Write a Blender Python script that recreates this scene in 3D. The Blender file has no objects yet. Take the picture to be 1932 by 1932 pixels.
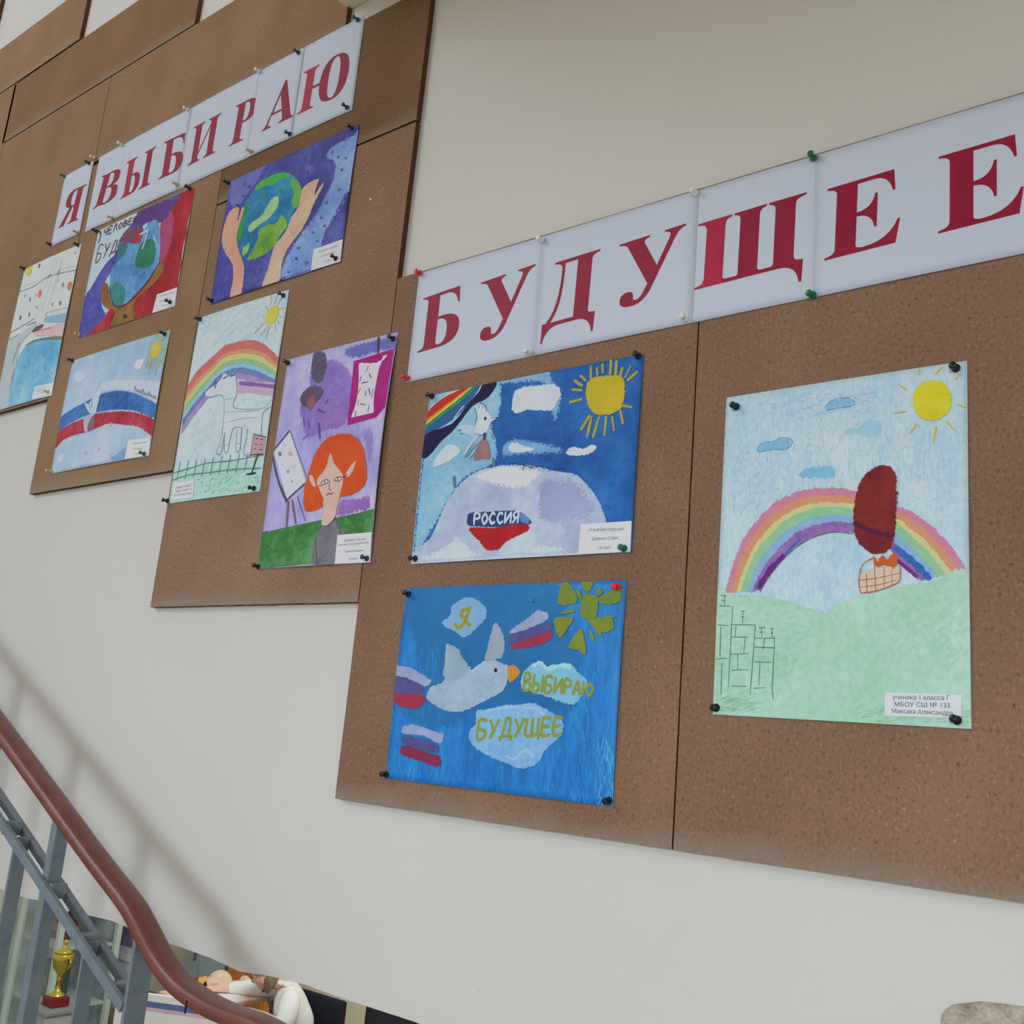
import bpy, bmesh, math, random
from mathutils import Vector, Matrix
from mathutils.geometry import delaunay_2d_cdt

random.seed(7)
scene = bpy.context.scene
COL = scene.collection

# ------------------------------------------------------------------ camera
EYE = 2.50            # eye height above the hall floor (floor of the hall is z = 0)
WY = 1.19             # the display wall stands 1.19 m from the eye, parallel to the x axis
FPX = 1934.8          # focal length in pixels of the 1932 px frame
YAW, PITCH, ROLL = 0.688917, 0.2227495, 0.0891545
_f = Vector((-math.sin(YAW)*math.cos(PITCH), math.cos(YAW)*math.cos(PITCH), math.sin(PITCH)))
_r = Vector((math.cos(YAW), math.sin(YAW), 0))
_u = _r.cross(_f)
RGT = _r*math.cos(ROLL) + _u*math.sin(ROLL)
UPV = -_r*math.sin(ROLL) + _u*math.cos(ROLL)
cam_d = bpy.data.cameras.new('camera')
cam = bpy.data.objects.new('camera', cam_d); COL.objects.link(cam)
cam_d.sensor_width = 36; cam_d.sensor_fit = 'AUTO'
cam_d.lens = FPX/1932*36
cam_d.clip_start = 0.02; cam_d.clip_end = 100
cam.matrix_world = Matrix(((RGT.x, UPV.x, -_f.x, 0), (RGT.y, UPV.y, -_f.y, 0), (RGT.z, UPV.z, -_f.z, EYE), (0, 0, 0, 1)))
scene.camera = cam

# ------------------------------------------------------------------ light
world = bpy.data.worlds.new('world'); scene.world = world
world.use_nodes = True
bg = world.node_tree.nodes['Background']
bg.inputs[0].default_value = (1.0, 0.965, 0.91, 1)
bg.inputs[1].default_value = 0.42

def area(name, loc, target, sx, sy, power, col):
    l = bpy.data.lights.new(name, 'AREA'); l.shape = 'RECTANGLE'; l.size = sx; l.size_y = sy
    l.energy = power; l.color = col
    o = bpy.data.objects.new(name, l); COL.objects.link(o)
    o.location = loc
    o.rotation_euler = (Vector(target)-Vector(loc)).to_track_quat('-Z', 'Y').to_euler()
    return o
area('stairwell_window_light', (0.9, -5.2, EYE+1.1), (-1.2, 1.19, EYE-.1), 2.1, 1.5, 290, (0.86, 0.98, 1.22))
area('upper_window_light', (-5.0, -3.5, EYE+3.4), (-2.0, 1.19, EYE+.6), 1.8, 1.8, 72, (0.90, 0.98, 1.18))
area('hall_fill_light', (-3.0, 3.2, 4.6), (-5.6, 4.8, 0.9), 1.6, 1.2, 95, (1.0, 1.0, 1.0))  # overhead fill lamp added to brighten the hall, no window there

vs = scene.view_settings
vs.view_transform = 'Standard'; vs.look = 'None'; vs.gamma = 1; vs.use_curve_mapping = False
vs.exposure = 0.0

# ------------------------------------------------------------------ helpers
def lin(c):
    c = c/255.0
    return c/12.92 if c <= 0.04045 else ((c+0.055)/1.055)**2.4
KLIT = 0.60
def alb(c, k=None):
    """surface colour from a colour seen under the stairwell light"""
    k = k or KLIT
    return tuple(min(0.92, lin(x)/k) for x in c) + (1,)

def at(x, y, Y):
    """the point at distance Y in front of the eye (measured square to the wall) on the sight line of a frame position"""
    d = RGT*((x-966)/FPX) - UPV*((y-966)/FPX) + _f
    t = Y/d.y
    return Vector((d.x*t, Y, EYE+d.z*t))

def wuv(x, y):
    p = at(x, y, WY)
    return (p.x, p.z)

MATS = {}
def mat_new(name):
    m = bpy.data.materials.new(name); m.use_nodes = True
    nt = m.node_tree
    return m, nt, nt.nodes['Principled BSDF']

def plain(c, rough=0.6, k=None, metal=0.0, spec=0.3, name='plain'):
    key = ('p', c, rough, k, metal, spec)
    if key in MATS: return MATS[key]
    m, nt, b = mat_new(name)
    b.inputs['Base Color'].default_value = alb(c, k)
    b.inputs['Roughness'].default_value = rough
    b.inputs['Metallic'].default_value = metal
    b.inputs['Specular IOR Level'].default_value = spec
    MATS[key] = m
    return m

def paint(c1, c2, c3=None, sc=30, st=(1, 1), rough=0.75, k=None, fine=0.35, lo=0.35, hi=0.65, ang=0, name='paint', spec=0.25):
    """paint or crayon laid on paper: noise mixes two or three pigments, stretched along the strokes"""
    key = ('n', c1, c2, c3, sc, st, rough, k, fine, lo, hi, ang)
    if key in MATS: return MATS[key]
    m, nt, b = mat_new(name)
    N = nt.nodes; L = nt.links
    tc = N.new('ShaderNodeTexCoord'); mp = N.new('ShaderNodeMapping')
    mp.inputs['Scale'].default_value = (st[0], 1, st[1])
    mp.inputs['Rotation'].default_value = (0, ang, 0)
    L.new(tc.outputs['Object'], mp.inputs['Vector'])
    n1 = N.new('ShaderNodeTexNoise'); n1.inputs['Scale'].default_value = sc; n1.inputs['Detail'].default_value = 4
    n1.inputs['Roughness'].default_value = 0.6
    L.new(mp.outputs[0], n1.inputs['Vector'])
    n2 = N.new('ShaderNodeTexNoise'); n2.inputs['Scale'].default_value = sc*9; n2.inputs['Detail'].default_value = 3
    L.new(mp.outputs[0], n2.inputs['Vector'])
    mx = N.new('ShaderNodeMix'); mx.data_type = 'FLOAT'; mx.inputs[0].default_value = fine
    L.new(n1.outputs[0], mx.inputs[2]); L.new(n2.outputs[0], mx.inputs[3])
    cr = N.new('ShaderNodeValToRGB')
    e = cr.color_ramp.elements
    e[0].position = lo; e[0].color = alb(c1, k)
    e[1].position = hi; e[1].color = alb(c3 or c2, k)
    if c3:
        x = e.new((lo+hi)/2); x.color = alb(c2, k)
    L.new(mx.outputs[0], cr.inputs[0]); L.new(cr.outputs[0], b.inputs['Base Color'])
    b.inputs['Roughness'].default_value = rough
    b.inputs['Specular IOR Level'].default_value = spec
    MATS[key] = m
    return m

SOFT = {}
def soften(mat):
    """the same paint thinning out towards the edge of its stroke"""
    if mat.name in SOFT: return SOFT[mat.name]
    m = mat.copy(); nt = m.node_tree; N = nt.nodes; L = nt.links; b = N['Principled BSDF']
    a = N.new('ShaderNodeAttribute'); a.attribute_name = 'edge'
    tc = N.new('ShaderNodeTexCoord'); n = N.new('ShaderNodeTexNoise'); n.inputs['Scale'].default_value = 260; n.inputs['Detail'].default_value = 6; n.inputs['Roughness'].default_value = .7
    L.new(tc.outputs['Object'], n.inputs['Vector'])
    ad = N.new('ShaderNodeMath'); ad.operation = 'MULTIPLY_ADD'; ad.inputs[1].default_value = 2.4; ad.inputs[2].default_value = -1.2
    L.new(n.outputs[0], ad.inputs[0])
    sm = N.new('ShaderNodeMath'); sm.operation = 'ADD'; L.new(a.outputs['Fac'], sm.inputs[0]); L.new(ad.outputs[0], sm.inputs[1])
    mr = N.new('ShaderNodeMapRange'); mr.interpolation_type = 'SMOOTHSTEP'; mr.inputs[1].default_value = .30; mr.inputs[2].default_value = .36
    L.new(sm.outputs[0], mr.inputs[0]); L.new(mr.outputs[0], b.inputs['Alpha'])
    SOFT[mat.name] = m
    return m

def obj(name, me, mat=None, parent=None):
    o = bpy.data.objects.new(name, me); COL.objects.link(o)
    if mat is not None and not me.materials: me.materials.append(mat)
    if parent is not None: o.parent = parent
    return o

def tag(o, label=None, cat=None, group=None, kind=None):
    if label: o['label'] = label
    if cat: o['category'] = cat
    if group: o['group'] = group
    if kind: o['kind'] = kind
    return o

def empty(name, loc, label=None, cat=None, group=None):
    o = bpy.data.objects.new(name, None); COL.objects.link(o); o.location = loc
    o.empty_display_size = 0.05
    return tag(o, label, cat, group)

def bm_mesh(bm, name, smooth=False):
    bmesh.ops.recalc_face_normals(bm, faces=bm.faces[:])
    me = bpy.data.meshes.new(name); bm.to_mesh(me); bm.free()
    if smooth:
        for p in me.polygons: p.use_smooth = True
    return me

def bm_box(bm, lo, hi, bevel=0.0):
    lo = Vector(lo); hi = Vector(hi)
    r = bmesh.ops.create_cube(bm, size=1.0)
    for v in r['verts']:
        v.co = Vector(((lo.x+hi.x)/2+v.co.x*(hi.x-lo.x), (lo.y+hi.y)/2+v.co.y*(hi.y-lo.y), (lo.z+hi.z)/2+v.co.z*(hi.z-lo.z)))
    if bevel:
        es = list({e for v in r['verts'] for e in v.link_edges})
        bmesh.ops.bevel(bm, geom=es, offset=bevel, segments=2, affect='EDGES', profile=0.5)

def box(name, lo, hi, mat, parent=None, bevel=0.0, origin=None):
    """box given in world coordinates; the mesh is stored relative to the parent (unrotated Empty) or to origin"""
    off = Vector(origin) if origin is not None else (parent.location if parent is not None else Vector((0, 0, 0)))
    if parent is not None and parent.parent is not None: off = parent.location + parent.parent.location
    bm = bmesh.new(); bm_box(bm, Vector(lo)-off, Vector(hi)-off, bevel)
    o = obj(name, bm_mesh(bm, name), mat, parent)
    if origin is not None and parent is None: o.location = origin
    return o

def bm_bar(bm, a, b, wy, wz, up=Vector((0, 0, 1))):
    """rectangular bar from a to b, wy wide sideways, wz high"""
    a = Vector(a); b = Vector(b); d = (b-a).normalized()
    s = d.cross(up)
    if s.length < 1e-4: s = Vector((0, 1, 0)).cross(d) if abs(d.y) < .9 else Vector((1, 0, 0))
    s.normalize(); t = s.cross(d).normalized()
    vs_ = []
    for p in (a, b):
        for i, j in ((-1, -1), (1, -1), (1, 1), (-1, 1)):
            vs_.append(bm.verts.new(p + s*(i*wy/2) + t*(j*wz/2)))
    for q in ((0, 1, 2, 3), (7, 6, 5, 4), (0, 4, 5, 1), (1, 5, 6, 2), (2, 6, 7, 3), (3, 7, 4, 0)):
        bm.faces.new([vs_[i] for i in q])

def bm_tube(bm, pts, r, seg=10, cap=True):
    rings = []
    n = len(pts); pts = [Vector(p) for p in pts]
    rr = r if isinstance(r, (list, tuple)) else [r]*n
    prev = None
    for i, p in enumerate(pts):
        d = (pts[min(i+1, n-1)]-pts[max(i-1, 0)]).normalized()
        if prev is None:
            s = d.cross(Vector((0, 0, 1)))
            if s.length < 1e-3: s = d.cross(Vector((1, 0, 0)))
        else:
            s = prev - d*prev.dot(d)
        s.normalize(); t = d.cross(s); prev = s
        rings.append([bm.verts.new(p+(s*math.cos(2*math.pi*k/seg)+t*math.sin(2*math.pi*k/seg))*rr[i]) for k in range(seg)])
    for a, b in zip(rings, rings[1:]):
        for k in range(seg): bm.faces.new((a[k], a[(k+1) % seg], b[(k+1) % seg], b[k]))
    if cap:
        bm.faces.new(rings[0][::-1]); bm.faces.new(rings[-1])

def bm_lathe(bm, prof, axis='z', seg=16, c=(0, 0, 0)):
    c = Vector(c); rings = []
    for r, h in prof:
        ring = []
        for k in range(seg):
            a = 2*math.pi*k/seg
            p = Vector((r*math.cos(a), r*math.sin(a), h)) if axis == 'z' else Vector((r*math.cos(a), -h, r*math.sin(a)))
            ring.append(bm.verts.new(c+p))
        rings.append(ring)
    for a, b in zip(rings, rings[1:]):
        for k in range(seg): bm.faces.new((a[k], a[(k+1) % seg], b[(k+1) % seg], b[k]))
    bm.faces.new(rings[0][::-1]); bm.faces.new(rings[-1])

# ------------------------------------------------------------------ surface materials
def wall_mat():
    m, nt, b = mat_new('cream_wall_paint'); N = nt.nodes; L = nt.links
    tc = N.new('ShaderNodeTexCoord')
    n = N.new('ShaderNodeTexNoise'); n.inputs['Scale'].default_value = 2.2; n.inputs['Detail'].default_value = 5
    L.new(tc.outputs['Object'], n.inputs['Vector'])
    cr = N.new('ShaderNodeValToRGB'); e = cr.color_ramp.elements
    e[0].position = .3; e[0].color = (0.785, 0.755, 0.675, 1); e[1].position = .75; e[1].color = (0.81, 0.785, 0.71, 1)
    L.new(n.outputs[0], cr.inputs[0])
    v = N.new('ShaderNodeTexVoronoi'); v.inputs['Scale'].default_value = 9
    L.new(tc.outputs['Object'], v.inputs['Vector'])
    r2 = N.new('ShaderNodeValToRGB'); r2.color_ramp.elements[0].position = .012; r2.color_ramp.elements[0].color = (.62, .60, .56, 1)
    r2.color_ramp.elements[1].position = .022; r2.color_ramp.elements[1].color = (1, 1, 1, 1)
    L.new(v.outputs['Distance'], r2.inputs[0])
    mx = N.new('ShaderNodeMix'); mx.data_type = 'RGBA'; mx.blend_type = 'MULTIPLY'; mx.inputs[0].default_value = .45
    L.new(cr.outputs[0], mx.inputs[6]); L.new(r2.outputs[0], mx.inputs[7])
    L.new(mx.outputs[2], b.inputs['Base Color'])
    n2 = N.new('ShaderNodeTexNoise'); n2.inputs['Scale'].default_value = 90; n2.inputs['Detail'].default_value = 4
    L.new(tc.outputs['Object'], n2.inputs['Vector'])
    bp = N.new('ShaderNodeBump'); bp.inputs['Strength'].default_value = .06; bp.inputs['Distance'].default_value = .004
    L.new(n2.outputs[0], bp.inputs['Height']); L.new(bp.outputs[0], b.inputs['Normal'])
    b.inputs['Roughness'].default_value = .55; b.inputs['Specular IOR Level'].default_value = .25
    return m

def cork_mat(name, c_dark, c_mid, c_light, ck=.76):
    m, nt, b = mat_new(name); N = nt.nodes; L = nt.links
    tc = N.new('ShaderNodeTexCoord')
    mp = N.new('ShaderNodeMapping'); mp.inputs['Scale'].default_value = (1, 1, .75)
    L.new(tc.outputs['Object'], mp.inputs['Vector'])
    big = N.new('ShaderNodeTexNoise'); big.inputs['Scale'].default_value = 5; big.inputs['Detail'].default_value = 4
    L.new(mp.outputs[0], big.inputs['Vector'])
    base = N.new('ShaderNodeValToRGB'); e = base.color_ramp.elements
    e[0].position = .3; e[0].color = alb(c_dark, ck); e[1].position = .7; e[1].color = alb(c_mid, ck)
    L.new(big.outputs[0], base.inputs[0])
    f = N.new('ShaderNodeTexNoise'); f.inputs['Scale'].default_value = 250; f.inputs['Detail'].default_value = 3; f.inputs['Roughness'].default_value = .65
    L.new(mp.outputs[0], f.inputs['Vector'])
    fr = N.new('ShaderNodeValToRGB'); e = fr.color_ramp.elements
    e[0].position = .29; e[0].color = (.42, .37, .33, 1); e[1].position = .74; e[1].color = (2.0, 1.95, 1.85, 1)
    x = e.new(.40); x.color = (.88, .87, .86, 1); x = e.new(.62); x.color = (1.06, 1.06, 1.05, 1)
    L.new(f.outputs[0], fr.inputs[0])
    mx = N.new('ShaderNodeMix'); mx.data_type = 'RGBA'; mx.blend_type = 'MULTIPLY'; mx.inputs[0].default_value = 1; mx.clamp_result = False
    L.new(base.outputs[0], mx.inputs[6]); L.new(fr.outputs[0], mx.inputs[7])
    # sparse pale chips
    s = N.new('ShaderNodeTexVoronoi'); s.inputs['Scale'].default_value = 62
    L.new(mp.outputs[0], s.inputs['Vector'])
    sr = N.new('ShaderNodeValToRGB'); e = sr.color_ramp.elements
    e[0].position = .10; e[0].color = (1, 1, 1, 1); e[1].position = .17; e[1].color = (0, 0, 0, 1)
    L.new(s.outputs['Distance'], sr.inputs[0])
    wn = N.new('ShaderNodeMath'); wn.operation = 'GREATER_THAN'; wn.inputs[1].default_value = .80
    L.new(s.outputs['Color'], wn.inputs[0])
    mu = N.new('ShaderNodeMath'); mu.operation = 'MULTIPLY'
    L.new(sr.outputs[0], mu.inputs[0]); L.new(wn.outputs[0], mu.inputs[1])
    m2 = N.new('ShaderNodeMath'); m2.operation = 'MULTIPLY'; m2.inputs[1].default_value = .55
    L.new(mu.outputs[0], m2.inputs[0])
    mx2 = N.new('ShaderNodeMix'); mx2.data_type = 'RGBA'
    L.new(m2.outputs[0], mx2.inputs[0]); L.new(mx.outputs[2], mx2.inputs[6]); mx2.inputs[7].default_value = alb(c_light)
    # grey dust along the lower edge of the board
    sp = N.new('ShaderNodeSeparateXYZ'); L.new(tc.outputs['Object'], sp.inputs[0])
    dn = N.new('ShaderNodeTexNoise'); dn.inputs['Scale'].default_value = 14; dn.inputs['Detail'].default_value = 5
    L.new(tc.outputs['Object'], dn.inputs['Vector'])
    ma = N.new('ShaderNodeMath'); ma.operation = 'MULTIPLY_ADD'; ma.inputs[1].default_value = -.055
    L.new(dn.outputs[0], ma.inputs[0]); L.new(sp.outputs[2], ma.inputs[2])
    mr = N.new('ShaderNodeMapRange'); mr.inputs[1].default_value = -.026; mr.inputs[2].default_value = .002
    mr.inputs[3].default_value = .55; mr.inputs[4].default_value = 0
    L.new(ma.outputs[0], mr.inputs[0])
    mx3 = N.new('ShaderNodeMix'); mx3.data_type = 'RGBA'
    L.new(mr.outputs[0], mx3.inputs[0]); L.new(mx2.outputs[2], mx3.inputs[6]); mx3.inputs[7].default_value = alb((128, 120, 106))
    L.new(mx3.outputs[2], b.inputs['Base Color'])
    bp = N.new('ShaderNodeBump'); bp.inputs['Strength'].default_value = .35; bp.inputs['Distance'].default_value = .0015
    L.new(f.outputs[0], bp.inputs['Height']); L.new(bp.outputs[0], b.inputs['Normal'])
    b.inputs['Roughness'].default_value = .9; b.inputs['Specular IOR Level'].default_value = .1
    return m

M_WALL = wall_mat()
M_CORK = cork_mat('pressed_cork_board', (126, 97, 76), (142, 111, 88), (205, 175, 145))
M_CORK2 = cork_mat('pressed_fibre_board', (124, 98, 74), (137, 110, 84), (190, 165, 135), .58)
M_CORK3 = cork_mat('darker_fibre_board', (117, 90, 66), (127, 99, 74), (185, 160, 130), .76)
M_CORK4 = cork_mat('dark_fibre_board', (117, 90, 66), (127, 99, 74), (185, 160, 130), .60)
M_CORKC = cork_mat('warm_cork_board', (126, 99, 78), (142, 113, 90), (205, 175, 145), .66)
M_EDGE = paint((62, 40, 26), (88, 60, 40), sc=120, name='raw_board_edge', rough=.9)

# ------------------------------------------------------------------ the setting
def struct(name, lo, hi, mat, bevel=0.0):
    o = box(name, lo, hi, mat, origin=lo, bevel=bevel)
    return tag(o, kind='structure')

# display wall: hangs above the opening to the hall, underside 0.40 m below the eye
wall = None
def build_wall():
    bm = bmesh.new()
    x0, x1, zb, zt, th = -7.2, 2.6, EYE-.402, EYE+3.0, .16
    n = 120
    f0 = []; f1 = []
    for i in range(n+1):
        x = x0+(x1-x0)*i/n
        z = zb + .0035*math.sin(x*9.1)+.003*math.sin(x*23+1)+random.uniform(-.002, .002)
        f0.append((bm.verts.new((x-x0, 0, z-zb)), bm.verts.new((x-x0, 0, zt-zb))))
        f1.append((bm.verts.new((x-x0, th, z-zb)), bm.verts.new((x-x0, th, zt-zb))))
    for i in range(n):
        bm.faces.new((f0[i][0], f0[i+1][0], f0[i+1][1], f0[i][1]))
        bm.faces.new((f1[i+1][0], f1[i][0], f1[i][1], f1[i+1][1]))
        bm.faces.new((f0[i][0], f1[i][0], f1[i+1][0], f0[i+1][0]))
        bm.faces.new((f0[i][1], f0[i+1][1], f1[i+1][1], f1[i][1]))
    bm.faces.new((f0[0][0], f0[0][1], f1[0][1], f1[0][0])); bm.faces.new((f0[n][0], f1[n][0], f1[n][1], f0[n][1]))
    o = obj('wall_display', bm_mesh(bm, 'wall_display'), M_WALL)
    o.location = (x0, WY, zb)
    return tag(o, kind='structure')
wall = build_wall()

# chipped plaster low on the wall
def chipped():
    px = [(1774, 1936), (1776, 1915), (1788, 1901), (1800, 1894), (1826, 1892), (1850, 1889), (1890, 1893), (1932, 1899), (1975, 1912), (1990, 1950), (1960, 1985), (1880, 1990), (1800, 1975), (1778, 1955)]
    pts = [Vector(wuv(*p)) for p in px]
    c = sum(pts, Vector((0, 0)))/len(pts)
    bm = bmesh.new()
    off = wall.location
    rings = []
    for s, w in ((1.0, 0.0004), (.97, .0022), (.85, .0030), (.6, .0024), (.3, .0030)):
        rings.append([bm.verts.new((c.x+(p.x-c.x)*s-off.x, -w-random.uniform(0, .0009), c.y+(p.y-c.y)*s-off.z)) for p in pts])
    for a, b in zip(rings, rings[1:]):
        for k in range(len(a)): bm.faces.new((a[k], a[(k+1) % len(a)], b[(k+1) % len(a)], b[k]))
    bm.faces.new(rings[-1])
    m = paint((108, 104, 92), (150, 138, 116), (172, 168, 156), sc=38, lo=.36, hi=.66, rough=.95, name='bare_plaster')
    o = obj('chipped_plaster', bm_mesh(bm, 'chipped_plaster', True), m, wall)
    o['label'] = 'rough brown patch of bare plaster'
chipped()

# soffit of the landing above, ending 1.5 m left of the eye
struct('ceiling', (-1.55, -5.45, EYE+1.49), (3.4, WY, EYE+1.72), plain((196, 188, 166), .8, name='cream_ceiling'), .004)

struct('wall_window_side', (-1.55, -5.45, 0), (3.4, -5.3, EYE+1.489), M_WALL)
struct('wall_end', (3.25, -5.299, 0), (3.4, WY-.001, EYE+1.489), M_WALL)
struct('light_cut_beam', (-1.55, -2.3, EYE+.84), (3.249, -2.05, EYE+1.489), M_WALL)   # unseen beam added to cut the window light off the upper wall
def window_frame():
    w = tag(obj('window_1', bpy.data.meshes.new('window_1')), kind='structure')
    bm = bmesh.new(); cx, cz, y = 0.9, EYE+1.1, -5.26
    for lo, hi in (((-1.2, -.83), (-1.08, .38)), ((1.08, -.83), (1.2, .38)), ((-1.08, -.83), (1.08, -.76)), ((-1.08, .32), (1.08, .38))):
        bm_box(bm, (cx+lo[0], y-.03, cz+lo[1]), (cx+hi[0], y+.03, cz+hi[1]), .004)
    bm.to_mesh(w.data); bm.free(); w.data.materials.append(plain((225, 226, 224), .4))
window_frame()

M_TERR = paint((112, 106, 98), (140, 134, 124), (158, 150, 140), sc=60, name='stair_stone')
M_HFLOOR = paint((104, 98, 84), (118, 110, 94), sc=4, fine=.2, name='hall_lino')
M_HWALL = paint((198, 198, 168), (206, 206, 178), sc=3, name='hall_cream_wall')
struct('floor', (-13, 1.36, -.05), (3.5, 5.9, 0), M_HFLOOR)
struct('wall_hall', (-13, 5.75, 0), (3.5, 5.9, 3.2), M_HWALL)
struct('baseboard_hall', (-13, 5.73, 0), (3.5, 5.749, .14), plain((96, 98, 100), .6, name='grey_skirting'))

# landing and the flight that climbs beside the railing
LAND = EYE-1.25
RY = .95
def flight():
    struct('floor_landing', (-1.02, -1.4, LAND-.16), (1.6, RY+.09, LAND), M_TERR, .003)
    t = empty('staircase', (-1.02, -1.4, LAND), 'grey stone stair flight beside the railing', 'stairs')
    for i in range(10):
        x1 = -1.02-.315*i
        st = box('step', (x1-.315, -.6, LAND+.137*i-.16), (x1-.001, RY+.09, LAND+.137*(i+1)), M_TERR, t, .004)
flight()

# ------------------------------------------------------------------ boards
BT = .012
def board(u0, v0, u1, v1, label, mat, thick=BT, wob=.0005):
    g = .0012
    u0 += g; u1 -= g; v0 += g; v1 -= g
    v0 += EYE; v1 += EYE
    bm = bmesh.new()
    per = []
    def edge(a, b):
        n = max(2, int((Vector(b)-Vector(a)).length/.02))
        for i in range(n):
            t = i/n
            per.append((a[0]+(b[0]-a[0])*t, a[1]+(b[1]-a[1])*t))
    edge((u0, v0), (u1, v0)); edge((u1, v0), (u1, v1)); edge((u1, v1), (u0, v1)); edge((u0, v1), (u0, v0))
    def jit(p):
        return (p[0]+random.uniform(-wob, wob*.3) if abs(p[0]-u0) < 1e-5 else p[0], p[1]+random.uniform(-.3*wob, wob) if abs(p[1]-v0) < 1e-5 else p[1])
    per = [jit(p) for p in per]
    bk = [bm.verts.new((p[0]-u0, 0, p[1]-v0)) for p in per]
    fr = [bm.verts.new((p[0]-u0, -thick, p[1]-v0)) for p in per]
    ff = bm.faces.new(fr); bm.faces.new(bk[::-1])
    n = len(per)
    sides = []
    for i in range(n): sides.append(bm.faces.new((bk[i], bk[(i+1) % n], fr[(i+1) % n], fr[i])))
    for s in sides: s.material_index = 1
    me = bm_mesh(bm, 'cork_board')
    me.materials.append(mat); me.materials.append(M_EDGE)
    o = obj('cork_board', me)
    o.location = (u0, WY-.0006, v0)
    return tag(o, label, 'notice board', 'brown boards fixed to the stair wall in steps')

XA, XB, XC, XD, XE = -3.165, -2.538, -1.912, -1.287, -.664
board(-3.79, .99, XA, 1.918, 'plain brown cork board highest on the wall, left of the harbour sketch board', M_CORK2)
board(XA, .757, XB, 1.70, 'brown cork board holding the harbour sketch and the single red letter sheet', M_CORK2)
board(XB, .505, XC, 1.425, 'brown cork board holding the globe on a brown hand and the flag with a dove', M_CORK2)
board(XC, .211, XD, 1.128, 'brown cork board holding the two hands, the unicorn and the red-haired girl', M_CORKC)
board(XD, -.11, XE, .806, 'brown cork board holding the two dove paintings on blue', M_CORK)
board(XE, -.11, -.03, .806, 'brown cork board holding the hot air balloon drawing', M_CORK)
board(XC, 1.130, XD, 1.432, 'narrow brown board strip above the painting of two hands', M_CORK3)
board(XB, 1.434, -1.54, 1.70, 'narrow brown board strip above the white banner of seven letters', M_CORK2)
board(-3.18, 1.702, -2.148, 1.914, 'dark brown narrow board strip, second highest of the stepped strips', M_CORK4)
board(-3.79, 1.92, -2.785, 2.118, 'highest narrow brown board strip with bare wall above it', M_CORK2)
board(-4.45, 2.125, -3.452, 2.42, 'end of a narrow brown board strip on the bare wall above the others', M_CORK2)

# ------------------------------------------------------------------ paper sheets and what is painted on them
def catmull(pts, closed=True, sub=5):
    out = []; n = len(pts)
    if n < 3: return list(pts)
    rng = range(n) if closed else range(n-1)
    for i in rng:
        if closed: p0, p1, p2, p3 = pts[(i-1) % n], pts[i], pts[(i+1) % n], pts[(i+2) % n]
        else: p0, p1, p2, p3 = pts[max(i-1, 0)], pts[i], pts[i+1], pts[min(i+2, n-1)]
        for k in range(sub):
            t = k/sub; t2 = t*t; t3 = t2*t
            out.append(tuple(.5*((2*p1[j])+(-p0[j]+p2[j])*t+(2*p0[j]-5*p1[j]+4*p2[j]-p3[j])*t2+(-p0[j]+3*p1[j]-3*p2[j]+p3[j])*t3) for j in (0, 1)))
    if not closed: out.append(pts[-1])
    return out

def inside(x, y, loops):
    c = False
    for lp in loops:
        n = len(lp); j = n-1
        for i in range(n):
            xi, yi = lp[i]; xj, yj = lp[j]
            if (yi > y) != (yj > y) and x < (xj-xi)*(y-yi)/(yj-yi)+xi: c = not c
            j = i
    return c

FONT_CACHE = {}
def text_tris(s, bold):
    """triangles of a line of type set in the built-in typeface"""
    key = (s, bold)
    if key in FONT_CACHE: return FONT_CACHE[key]
    cu = bpy.data.curves.new('type', 'FONT'); cu.body = s; cu.size = 1; cu.resolution_u = 3; cu.fill_mode = 'NONE'
    if bold: cu.offset = .010
    to = bpy.data.objects.new('type', cu); COL.objects.link(to)
    dg = bpy.context.evaluated_depsgraph_get(); dg.update()
    me = bpy.data.meshes.new_from_object(to.evaluated_get(dg))
    co = [(v.co.x, v.co.y) for v in me.vertices]; nb = {}
    for e in me.edges:
        i, j = e.vertices; nb.setdefault(i, []).append(j); nb.setdefault(j, []).append(i)
    loops = []; seen = set()
    for st in nb:
        if st in seen: continue
        lp = [st]; seen.add(st); cur = st
        while True:
            nx = [q for q in nb[cur] if q not in seen]
            if not nx: break
            cur = nx[0]; seen.add(cur); lp.append(cur)
        pts = [co[i] for i in lp]; q = [pts[0]]
        for p in pts[1:]:
            if abs(p[0]-q[-1][0])+abs(p[1]-q[-1][1]) > 1e-5: q.append(p)
        if len(q) > 2: loops.append(q)
    ev = []; ed = []
    for lp in loops:
        b0 = len(ev); ev += [Vector(p) for p in lp]; ed += [(b0+i, b0+(i+1) % len(lp)) for i in range(len(lp))]
    vs_, fs = [], []
    if ev:
        ov, _, of, _, _, _ = delaunay_2d_cdt(ev, ed, [], 0, 1e-6)
        vs_ = [(v.x, v.y) for v in ov]
        fs = [tuple(f) for f in of if inside(sum(ov[i].x for i in f)/len(f), sum(ov[i].y for i in f)/len(f), loops)]
    bpy.data.objects.remove(to); bpy.data.curves.remove(cu); bpy.data.meshes.remove(me)
    FONT_CACHE[key] = (vs_, fs)
    return vs_, fs

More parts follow.
